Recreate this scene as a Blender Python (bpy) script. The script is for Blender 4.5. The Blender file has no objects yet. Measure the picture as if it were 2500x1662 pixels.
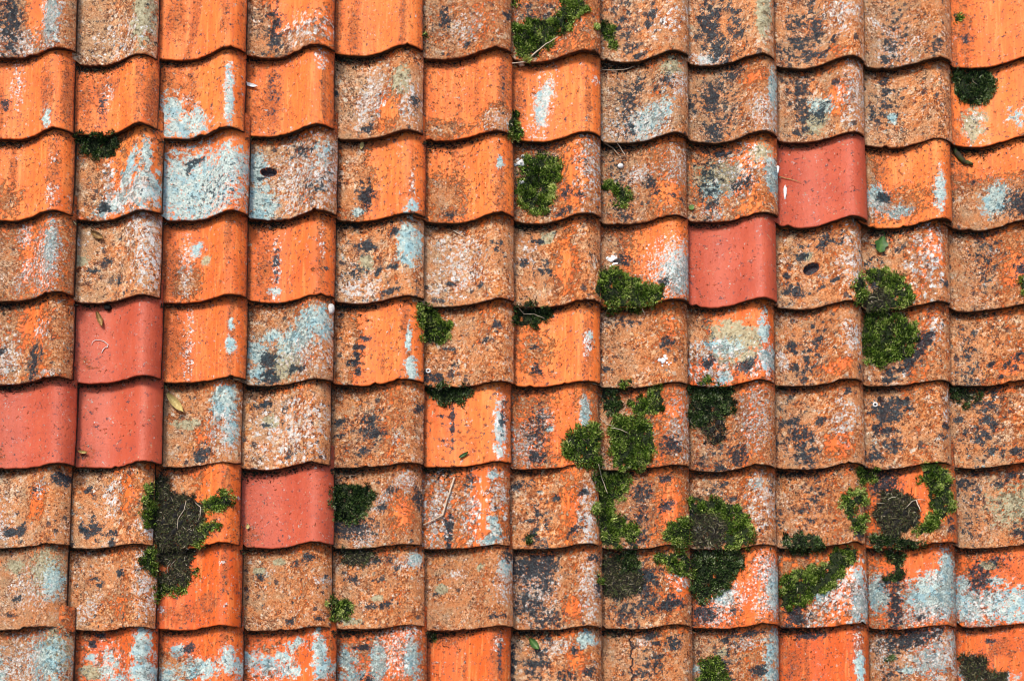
import bpy, math, random
import numpy as np
from mathutils import Vector, Matrix
from mathutils.bvhtree import BVHTree

S = bpy.context.scene
MM = 0.001
# ------------------------------------------------------------------ camera, world, sun, exposure
PITCH = math.radians(50)            # slope of the roof
DIST = 3475.0                       # camera distance from the roof plane (mm)
FOOT = -1394.0                      # how far down the slope the camera stands (mm)
ROOF = Matrix.Translation((0, 0, 5.0)) @ Matrix.Rotation(PITCH, 4, 'X')

cam = bpy.data.cameras.new('camera')
co = bpy.data.objects.new('camera', cam)
S.collection.objects.link(co)
S.camera = co
co.matrix_world = ROOF @ Matrix.Translation((0, FOOT * MM, DIST * MM))
cam.sensor_width = 36
cam.lens = 36 * DIST / 2500
cam.shift_y = -FOOT / 2500
cam.clip_start = 0.05
cam.clip_end = 2000

SUN_LOCAL = Vector((-0.34, 0.66, 0.80)).normalized()
SUN_DIR = (ROOF.to_3x3() @ SUN_LOCAL).normalized()
elev = math.asin(SUN_DIR.z)
world = bpy.data.worlds.new('World')
S.world = world
world.use_nodes = True
wn = world.node_tree
sky = wn.nodes.new('ShaderNodeTexSky')
sky.sky_type = 'NISHITA'
sky.sun_disc = False
sky.sun_elevation = elev
sky.sun_rotation = math.atan2(SUN_DIR.x, SUN_DIR.y)
sky.dust_density = 4.0
sky.ozone_density = 0.6
wn.links.new(sky.outputs[0], wn.nodes['Background'].inputs[0])
wn.nodes['Background'].inputs[1].default_value = 0.11
sl = bpy.data.lights.new('sun', 'SUN')
sl.energy = 1.8
sl.angle = math.radians(14)
sl.color = (1.0, 0.95, 0.88)
so = bpy.data.objects.new('sun', sl)
S.collection.objects.link(so)
so.rotation_euler = (-SUN_DIR).to_track_quat('-Z', 'Y').to_euler()
so.location = (0, 0, 20)
S.view_settings.view_transform = 'Standard'
S.view_settings.look = 'None'
S.view_settings.gamma = 1
S.view_settings.exposure = 0.68
S.cycles.pixel_filter_type = 'BLACKMAN_HARRIS'
S.cycles.filter_width = 1.1

# ------------------------------------------------------------------ colour and node helpers
def lin(r, g, b, k=1.0):
    o = []
    for c in (r, g, b):
        c /= 255.0
        c = c / 12.92 if c <= 0.04045 else ((c + 0.055) / 1.055) ** 2.4
        o.append(min(c * k, 0.95))
    return (o[0], o[1], o[2], 1.0)


class NT:
    def __init__(s, name):
        s.m = bpy.data.materials.new(name)
        s.m.use_nodes = True
        s.t = s.m.node_tree
        s.b = s.t.nodes['Principled BSDF']
        s.seed = 0

    def n(s, kind, **kw):
        nd = s.t.nodes.new(kind)
        for k, v in kw.items():
            setattr(nd, k, v)
        return nd

    def put(s, sock, v):
        if hasattr(v, 'links'):
            s.t.links.new(v, sock)
        else:
            sock.default_value = v

    def math(s, op, a, b=0.0, c=0.0, clamp=False):
        nd = s.n('ShaderNodeMath', operation=op, use_clamp=clamp)
        s.put(nd.inputs[0], a)
        s.put(nd.inputs[1], b)
        s.put(nd.inputs[2], c)
        return nd.outputs[0]

    def vmath(s, op, a, b):
        nd = s.n('ShaderNodeVectorMath', operation=op)
        s.put(nd.inputs[0], a)
        s.put(nd.inputs[1], b)
        return nd.outputs[0]

    def noise(s, vec, scale, detail=4, rough=0.6, off=None, col=False, dist=0.0):
        s.seed += 1
        o = off if off is not None else s.seed * 3.17
        v = s.vmath('ADD', vec, (o, o * 0.7, o * 1.3))
        nd = s.n('ShaderNodeTexNoise')
        s.put(nd.inputs['Vector'], v)
        nd.inputs['Scale'].default_value = scale
        nd.inputs['Detail'].default_value = detail
        nd.inputs['Roughness'].default_value = rough
        nd.inputs['Distortion'].default_value = dist
        return nd.outputs['Color'] if col else nd.outputs['Fac']

    def voro(s, vec, scale, rand=1.0):
        s.seed += 1
        o = s.seed * 2.31
        v = s.vmath('ADD', vec, (o, o * 0.9, o * 0.4))
        nd = s.n('ShaderNodeTexVoronoi')
        s.put(nd.inputs['Vector'], v)
        nd.inputs['Scale'].default_value = scale
        nd.inputs['Randomness'].default_value = rand
        sp = s.n('ShaderNodeSeparateColor')
        s.t.links.new(nd.outputs['Color'], sp.inputs[0])
        return nd.outputs['Distance'], sp.outputs

    def ramp(s, fac, stops, interp='LINEAR'):
        nd = s.n('ShaderNodeValToRGB')
        nd.color_ramp.interpolation = interp
        el = nd.color_ramp.elements
        while len(el) < len(stops):
            el.new(0.5)
        for e, (p, c) in zip(el, stops):
            e.position = p
            e.color = c
        s.put(nd.inputs[0], fac)
        return nd.outputs[0]

    def step(s, v, lo, hi):
        nd = s.n('ShaderNodeMapRange', interpolation_type='SMOOTHSTEP')
        s.put(nd.inputs[0], v)
        nd.inputs[1].default_value = lo
        nd.inputs[2].default_value = hi
        return nd.outputs[0]

    def mix(s, f, a, b):
        nd = s.n('ShaderNodeMix', data_type='RGBA')
        s.put(nd.inputs[0], f)
        s.put(nd.inputs[6], a)
        s.put(nd.inputs[7], b)
        return nd.outputs[2]

    def mixf(s, f, a, b):
        nd = s.n('ShaderNodeMix', data_type='FLOAT')
        s.put(nd.inputs[0], f)
        s.put(nd.inputs[2], a)
        s.put(nd.inputs[3], b)
        return nd.outputs[0]

    def attr(s, name):
        nd = s.n('ShaderNodeAttribute', attribute_name=name)
        sp = s.n('ShaderNodeSeparateColor')
        s.t.links.new(nd.outputs['Color'], sp.inputs[0])
        return sp.outputs[0], sp.outputs[1], sp.outputs[2], nd.outputs['Alpha'], nd.outputs['Fac']

    def patch(s, m, n, k=2.6, w=0.03, th=0.5):
        """a mask whose edge follows the noise n"""
        d = s.math('MULTIPLY', s.math('SUBTRACT', n, 0.5), k)
        return s.step(s.math('ADD', m, d), th - w, th + w)


def clay_material(name, red=False):
    t = NT(name)
    tc = t.n('ShaderNodeTexCoord')
    oi = t.n('ShaderNodeObjectInfo')
    off = t.math('MULTIPLY', oi.outputs['Random'], 37.0)
    cmb = t.n('ShaderNodeCombineXYZ')
    for i in range(3):
        t.t.links.new(off, cmb.inputs[i])
    # the grain of the crust is coarser on some tiles than on others
    gr = t.math('FRACT', t.math('MULTIPLY', oi.outputs['Random'], 13.7))
    sc = t.n('ShaderNodeVectorMath', operation='SCALE')
    t.t.links.new(tc.outputs['Object'], sc.inputs[0])
    t.put(sc.inputs[3], t.math('MULTIPLY_ADD', gr, 0.75, 0.68))
    P = t.vmath('ADD', sc.outputs[0], cmb.outputs[0])
    # stretched down the tile for run-off streaks
    mp = t.n('ShaderNodeMapping')
    mp.inputs['Scale'].default_value = (1, 0.07, 0.4)
    t.t.links.new(P, mp.inputs[0])
    V = mp.outputs[0]
    W, B, K, PL, _ = t.attr('ma')
    D, G, HUE, TON, _ = t.attr('mb')
    # warped coordinates so that lichen rosettes are not perfect discs
    wc = t.noise(P, 170, 3, 0.7, col=True)
    PW = t.vmath('ADD', P, t.vmath('MULTIPLY', t.vmath('SUBTRACT', wc, (0.5, 0.5, 0.5)), (0.016, 0.016, 0.016)))
    n_lo = t.noise(P, 14, 3, 0.5)
    n_mid = t.noise(P, 60, 6, 0.75)
    n_m2 = t.noise(P, 120, 5, 0.75)
    n_fine = t.noise(P, 260, 3, 0.8)
    n_grit = t.noise(P, 700, 2, 0.7)
    n_str = t.noise(V, 110, 4, 0.6)

    def spots(dens, scale, rad, soft=0.07, jit=0.35):
        """round spots whose number follows the field dens (0..1); returns mask and the cell colour channels"""
        d, rc = t.voro(PW, scale)
        rr = t.math('MULTIPLY_ADD', rc[1], jit, rad - jit * 0.5)
        m = t.step(t.math('SUBTRACT', d, rr), soft, -soft)
        on = t.step(t.math('SUBTRACT', dens, rc[0]), -0.02, 0.02)
        return t.math('MULTIPLY', m, on), rc

    def over(mask, k, a, b):
        return t.mix(t.math('MULTIPLY', mask, k), a, b)
    # --- fired clay
    if red:
        clay = t.ramp(n_lo, [(0.3, lin(182, 76, 48)), (0.7, lin(198, 90, 58))])
        clay = over(t.step(n_str, 0.42, 0.75), 0.2, clay, lin(212, 112, 94))
        clay = over(t.step(n_grit, 0.55, 0.75), 0.3, clay, lin(160, 60, 55))
    else:
        a = t.ramp(n_lo, [(0.3, lin(236, 114, 42)), (0.7, lin(246, 134, 58))])
        b = t.ramp(n_lo, [(0.3, lin(202, 80, 18)), (0.7, lin(220, 96, 26))])
        clay = t.mix(HUE, a, b)
        clay = over(t.step(n_str, 0.5, 0.66), 0.5, clay, lin(206, 96, 46))
        clay = over(t.step(n_str, 0.5, 0.32), 0.4, clay, lin(252, 162, 92))
        clay = over(t.step(n_m2, 0.54, 0.66), 0.45, clay, lin(198, 84, 40))
    # --- small dark pits everywhere
    pit, _r = spots(t.math('MULTIPLY_ADD', n_mid, 0.5, -0.14 if not red else -0.44), 150, 0.20)
    clay = over(pit, 0.8, clay, lin(92, 40, 28))
    # --- brown grime: a thin film and crowded dark specks
    dm = t.math('MULTIPLY_ADD', t.math('MULTIPLY', t.math('SUBTRACT', n_mid, 0.5), t.step(D, 0.0, 0.45)), 3.2, D, clamp=True)
    film = t.step(dm, 0.25, 0.85)
    col = over(film, 0.55, clay, t.ramp(n_fine, [(0.36, lin(86, 52, 38)), (0.5, lin(150, 86, 54)), (0.64, lin(186, 118, 80))]))
    g1, r_ = spots(t.math('MULTIPLY', dm, 0.75), 210, 0.36)
    col = over(g1, 0.85, col, t.ramp(r_[2], [(0, lin(44, 30, 30)), (0.6, lin(92, 54, 42)), (1, lin(112, 84, 70))]))
    g2, r_ = spots(t.math('MULTIPLY', dm, 0.45), 120, 0.26)
    col = over(g2, 0.8, col, t.ramp(r_[2], [(0, lin(48, 38, 42)), (1, lin(110, 62, 44))]))
    grime = film
    # --- crust of mixed crustose lichen and weathered clay
    cn = t.math('ADD', t.math('MULTIPLY', n_mid, 0.5), t.math('MULTIPLY', n_m2, 0.5))
    crust = t.patch(W, cn, 4.2, 0.16)
    ncr = t.math('ADD', t.math('MULTIPLY', n_fine, 0.45), t.math('MULTIPLY', t.noise(P, 115, 4, 0.75), 0.55))
    cA = t.ramp(ncr, [(0.34, lin(70, 42, 28)), (0.415, lin(128, 66, 34)), (0.47, lin(194, 104, 50)),
                      (0.51, lin(226, 136, 72)), (0.57, lin(238, 170, 112)), (0.64, lin(250, 222, 180))])
    cB = t.ramp(ncr, [(0.34, lin(46, 40, 36)), (0.415, lin(104, 78, 60)), (0.47, lin(156, 114, 84)),
                      (0.51, lin(198, 160, 122)), (0.57, lin(220, 194, 158)), (0.64, lin(246, 236, 212))])
    tn = t.math('MULTIPLY_ADD', t.math('SUBTRACT', t.noise(P, 24, 5, 0.65), 0.5), 4.5, TON, clamp=True)
    crustc = t.mix(tn, cA, cB)
    # rust-brown stains drifting through the crust
    crustc = over(t.step(t.noise(P, 30, 6, 0.74), 0.50, 0.62), 0.72, crustc, t.ramp(n_fine, [(0.38, lin(70, 46, 34)), (0.5, lin(138, 84, 50)), (0.62, lin(194, 124, 76))]))
    crustc = over(t.step(t.noise(P, 30, 5, 0.7), 0.56, 0.66), 0.6, crustc, t.ramp(n_fine, [(0.38, lin(212, 122, 50)), (0.6, lin(238, 166, 90))]))
    loc = t.noise(P, 26, 4, 0.6)
    # worn areas where the crust is thin, fine-grained and even
    calm = t.math('MULTIPLY', t.step(t.noise(P, 17, 4, 0.6, off=5.3), 0.44, 0.55), t.step(n_m2, 0.64, 0.56))
    fine_col = t.ramp(n_grit, [(0.36, lin(168, 98, 56)), (0.5, lin(212, 136, 82)), (0.64, lin(234, 174, 120))])
    crustc = over(calm, 0.85, crustc, t.mix(tn, fine_col, t.ramp(n_grit, [(0.36, lin(150, 106, 72)), (0.5, lin(192, 144, 102)), (0.64, lin(222, 188, 144))])))
    busy = t.math('SUBTRACT', 1.0, t.math('MULTIPLY', calm, 0.65))
    dens1 = t.math('MULTIPLY_ADD', t.math('SUBTRACT', loc, 0.5), 2.6, 0.30)
    disc1, r1 = spots(dens1, 88, 0.38, 0.05)
    dc1 = t.ramp(r1[2], [(0.0, lin(228, 172, 118)), (0.3, lin(240, 208, 166)), (0.5, lin(190, 132, 84)),
                         (0.68, lin(226, 220, 198)), (0.84, lin(236, 150, 86)), (1.0, lin(164, 156, 130))])
    dc1 = over(t.step(n_fine, 0.46, 0.40), 0.6, dc1, lin(140, 96, 66))
    crustc = over(disc1, 0.9, crustc, dc1)
    dl, r2 = spots(t.math('MULTIPLY_ADD', t.math('SUBTRACT', loc, 0.5), 2.6, 0.34), 175, 0.42)
    dl = t.math('MULTIPLY', dl, busy)
    crustc = over(dl, 0.85, crustc, t.ramp(r2[2], [(0.0, lin(244, 226, 196)), (0.35, lin(236, 170, 112)), (0.7, lin(224, 200, 172)), (1.0, lin(252, 246, 232))]))
    dk, r3 = spots(t.math('MULTIPLY_ADD', t.math('SUBTRACT', 0.5, loc), 2.0, 0.24), 150, 0.36)
    dk = t.math('MULTIPLY', dk, busy)
    crustc = over(dk, 0.85, crustc, t.ramp(r3[2], [(0.0, lin(36, 32, 34)), (0.5, lin(84, 50, 36)), (1.0, lin(122, 76, 52))]))
    # run-off soot: streaks down the tile, denser where the whole roof is sootier
    gp = t.n('ShaderNodeNewGeometry').outputs['Position']
    area = t.noise(gp, 3.0, 3, 0.6)
    mp2 = t.n('ShaderNodeMapping')
    mp2.inputs['Scale'].default_value = (1, 0.22, 0.5)
    t.t.links.new(P, mp2.inputs[0])
    soot = t.noise(mp2.outputs[0], 42, 5, 0.7)
    rv = t.math('MULTIPLY_ADD', oi.outputs['Random'], 0.22, -0.11)
    sd = t.math('ADD', t.math('MULTIPLY_ADD', t.math('SUBTRACT', soot, 0.5), 3.6, 0.12), t.math('MULTIPLY_ADD', t.math('SUBTRACT', area, 0.5), 1.6, rv))
    s1, r5 = spots(sd, 235, 0.42)
    s2, r6 = spots(t.math('MULTIPLY', sd, 0.7), 128, 0.34)
    sm = t.math('MAXIMUM', s1, s2)
    crustc = over(sm, 0.85, crustc, t.ramp(r5[2], [(0.0, lin(18, 18, 24)), (0.5, lin(46, 36, 34)), (1.0, lin(84, 54, 40))]))
    bk, r4 = spots(0.12, 60, 0.30)
    crustc = over(bk, 0.9, crustc, t.ramp(n_fine, [(0.4, lin(20, 32, 38)), (0.65, lin(66, 80, 84))]))
    col = over(crust, 0.96 if not red else 0.5, col, crustc)
    # --- greenish-grey and blue-grey flat lichen
    gm = t.patch(G, t.math('ADD', t.math('MULTIPLY', t.noise(P, 70, 6, 0.75), 0.7), t.math('MULTIPLY', n_fine, 0.3)), 4.5, 0.07)
    gcol = t.ramp(n_m2, [(0.36, lin(122, 108, 80)), (0.48, lin(168, 160, 126)), (0.6, lin(196, 190, 156))])
    gh, _r = spots(0.30, 170, 0.30)
    gm = t.math('MULTIPLY', gm, t.math('SUBTRACT', 1.0, t.math('MULTIPLY', gh, 0.8)))
    col = over(gm, 0.95, col, gcol)
    bN = t.math('ADD', t.math('MULTIPLY', t.noise(P, 62, 7, 0.78), 0.75), t.math('MULTIPLY', n_fine, 0.25))
    bm = t.patch(B, bN, 5.2, 0.10, 0.56)
    bcol = t.ramp(n_m2, [(0.36, lin(104, 126, 124)), (0.43, lin(156, 182, 178)), (0.52, lin(182, 206, 200)), (0.62, lin(224, 234, 222))])
    bcol = t.mix(t.step(t.noise(P, 36, 3, 0.6), 0.5, 0.6), bcol, t.ramp(n_m2, [(0.4, lin(124, 162, 168)), (0.6, lin(168, 210, 214))]))
    bh, _r = spots(t.math('MULTIPLY_ADD', n_mid, 2.2, -0.96), 150, 0.30)
    bm = t.math('MULTIPLY', bm, t.math('SUBTRACT', 1.0, t.math('MULTIPLY', bh, 0.9)))
    col = over(bm, 0.94, col, bcol)
    # --- chalky specks in clusters, never a solid patch
    pd = t.math('MULTIPLY_ADD', t.math('SUBTRACT', n_mid, 0.5), 2.2, t.math('MULTIPLY', PL, 0.85))
    p1, q1 = spots(pd, 175, 0.46)
    p2, q2 = spots(t.math('MULTIPLY', pd, 0.8), 105, 0.40)
    pon = t.step(PL, 0.05, 0.18)
    # dark ground between the specks
    col = over(t.math('MULTIPLY', t.math('MULTIPLY', pon, t.step(n_m2, 0.52, 0.58)), t.step(pd, 0.3, 0.7)), 0.45, col, lin(96, 70, 60))
    pcol = t.ramp(q1[2], [(0.0, lin(236, 232, 226)), (0.35, lin(214, 190, 170)), (0.6, lin(196, 206, 206)), (1.0, lin(250, 246, 240))])
    pcol = over(t.step(n_fine, 0.48, 0.40), 0.5, pcol, lin(170, 140, 120))
    pm = t.math('MULTIPLY', t.math('MAXIMUM', p1, p2), pon)
    col = over(pm, 0.9, col, pcol)
    # --- slate-black lichen with pale islands
    kN = t.math('ADD', t.math('MULTIPLY', t.noise(PW, 80, 5, 0.7), 0.75), t.math('MULTIPLY', n_fine, 0.25))
    km = t.patch(K, kN, 6.0, 0.09, 0.58)
    kcol = t.ramp(n_fine, [(0.36, lin(14, 24, 30)), (0.52, lin(30, 48, 58)), (0.68, lin(76, 94, 100))])
    isl, _r = spots(0.28, 120, 0.36)
    km = t.math('MULTIPLY', km, t.math('SUBTRACT', 1.0, t.math('MULTIPLY', isl, t.step(K, 1.5, 1.2))))
    col = over(km, 0.95, col, kcol)
    t.put(t.b.inputs['Base Color'], col)
    # --- gloss and relief
    anyc = t.math('MAXIMUM', t.math('MAXIMUM', crust, grime), t.math('MAXIMUM', t.math('MAXIMUM', bm, pm), t.math('MAXIMUM', km, gm)))
    rough = t.mixf(anyc, t.math('MULTIPLY_ADD', n_fine, 0.25, 0.34 if red else 0.42), 0.92)
    t.put(t.b.inputs['Roughness'], rough)
    t.b.inputs['Specular IOR Level'].default_value = 0.3
    h = t.math('MULTIPLY', n_grit, 0.12)
    h = t.math('ADD', h, t.math('MULTIPLY', crust, t.math('MULTIPLY_ADD', ncr, 3.0, 0.1)))
    h = t.math('ADD', h, t.math('MULTIPLY', t.math('SUBTRACT', n_m2, 0.5), 0.5))
    bp = t.n('ShaderNodeBump')
    bp.inputs['Strength'].default_value = 0.9
    bp.inputs['Distance'].default_value = 0.003
    t.put(bp.inputs['Height'], h)
    t.put(t.b.inputs['Normal'], bp.outputs[0])
    return t.m


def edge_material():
    """near-black to brown mottle on the sawn front and side edges"""
    t = NT('dark_tile_edge')
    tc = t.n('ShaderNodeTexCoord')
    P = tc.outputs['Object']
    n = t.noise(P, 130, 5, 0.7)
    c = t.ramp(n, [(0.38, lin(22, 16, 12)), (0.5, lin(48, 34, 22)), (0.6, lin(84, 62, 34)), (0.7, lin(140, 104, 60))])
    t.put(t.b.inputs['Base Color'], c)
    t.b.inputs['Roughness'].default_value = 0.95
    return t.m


def plant_material(name, stops, rough=0.6, veil=0.35):
    t = NT(name)
    at = t.n('ShaderNodeAttribute', attribute_name='tone')
    c = t.ramp(at.outputs['Fac'], stops)
    tc = t.n('ShaderNodeTexCoord')
    nn = t.noise(tc.outputs['Object'], 300, 2, 0.6)
    c2 = t.mix(t.math('MULTIPLY', t.step(nn, 0.45, 0.7), veil), c, stops[0][1])
    t.put(t.b.inputs['Base Color'], c2)
    t.b.inputs['Roughness'].default_value = rough
    t.b.inputs['Specular IOR Level'].default_value = 0.3
    return t.m


M_CLAY = clay_material('weathered_clay')
M_RED = clay_material('new_red_clay', red=True)
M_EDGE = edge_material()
M_MOSS = plant_material('moss_leaf', [(0.0, lin(20, 30, 12)), (0.3, lin(50, 74, 20)), (0.58, lin(96, 128, 34)), (0.82, lin(150, 176, 64)), (1.0, lin(206, 212, 130))], veil=0)
M_MOSSD = plant_material('dark_moss_leaf', [(0.0, lin(14, 22, 16)), (0.35, lin(34, 58, 26)), (0.65, lin(74, 102, 42)), (0.9, lin(124, 146, 76)), (1.0, lin(180, 188, 150))], veil=0)
M_SOIL = plant_material('damp_soil', [(0.0, lin(14, 15, 16)), (0.5, lin(30, 28, 26)), (1.0, lin(52, 48, 42))], 0.9)
M_MOUND = plant_material('moss_base', [(0.0, lin(16, 24, 12)), (0.5, lin(32, 44, 20)), (1.0, lin(54, 62, 30))], 0.95)
M_DEAD = plant_material('dead_stems', [(0.0, lin(14, 14, 14)), (0.3, lin(38, 34, 26)), (0.5, lin(70, 62, 42)), (0.65, lin(72, 88, 36)), (0.82, lin(138, 126, 94)), (1.0, lin(214, 204, 178))], 0.8)
M_TWIG = plant_material('dry_wood', [(0.0, lin(90, 68, 52)), (0.5, lin(168, 144, 118)), (1.0, lin(226, 208, 184))], 0.7)
M_LEAF = plant_material('green_leaf', [(0.0, lin(30, 56, 22)), (0.5, lin(58, 96, 38)), (1.0, lin(110, 140, 70))], 0.45)
M_DRYLEAF = plant_material('dry_leaf', [(0.0, lin(70, 48, 26)), (0.5, lin(150, 112, 62)), (1.0, lin(206, 186, 120))], 0.6)
M_WHITE = plant_material('chalky_white', [(0.0, lin(176, 172, 166)), (0.5, lin(222, 220, 216)), (1.0, lin(246, 246, 244))], 0.8)
M_DECK = plant_material('deck_board', [(0.0, lin(24, 20, 18)), (1.0, lin(40, 34, 30))], 0.95)


# ------------------------------------------------------------------ photograph-measured layout (2500 px wide photograph = 2500 mm)
BORD = [  # right edge of every tile, row by row (columns 0..11)
 [184,384,600,816,1032,1249,1466,1682,1891,2112,2324,2540],
 [179,385,597,815,1032,1250,1467,1681,1899,2111,2325,2541],
 [177,394,606,822,1038,1255,1468,1678,1901,2118,2325,2541],
 [180,391,602,817,1035,1255,1467,1682,1897,2106,2321,2538],
 [178,393,601,813,1035,1254,1466,1680,1892,2107,2322,2539],
 [182,394,588,807,1034,1248,1463,1683,1895,2112,2323,2541],
 [169,374,585,815,1030,1245,1463,1684,1895,2112,2339,2554],
 [160,380,589,809,1037,1253,1470,1689,1902,2120,2336,2552],
 [176,383,593,820,1042,1247,1470,1692,1904,2126,2339,2556]]
TRO = [  # lowest point of each front edge
 [142,158,146,140,135,144,150,151,159,166,166,167],
 [340,331,339,332,340,342,345,349,349,347,359,358],
 [537,537,539,537,539,545,544,547,542,556,557,562],
 [735,739,739,737,740,749,750,750,750,753,756,760],
 [938,936,934,941,941,945,943,947,943,942,942,942],
 [1144,1142,1139,1146,1141,1140,1145,1147,1150,1146,1144,1142],
 [1336,1338,1338,1338,1338,1340,1341,1341,1341,1338,1338,1338],
 [1536,1538,1537,1539,1536,1539,1537,1535,1534,1532,1535,1530],
 [1735,1736,1734,1737,1735,1738,1737,1736,1734,1733,1736,1732]]
CRE = [  # highest point of each front edge
 [116,128,108,106,109,115,120,122,128,133,138,138],
 [314,293,301,300,314,316,321,322,319,318,337,331],
 [511,509,510,510,516,519,519,524,517,528,530,536],
 [710,716,717,717,723,728,729,727,725,732,736,740],
 [918,911,918,922,925,928,927,931,925,922,925,925],
 [1128,1125,1125,1128,1127,1129,1132,1132,1132,1130,1127,1128],
 [1325,1326,1322,1322,1326,1328,1327,1329,1329,1324,1321,1325],
 [1527,1528,1525,1529,1527,1527,1526,1525,1522,1521,1525,1521],
 [1727,1728,1726,1728,1727,1728,1728,1727,1725,1724,1727,1723]]

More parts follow.
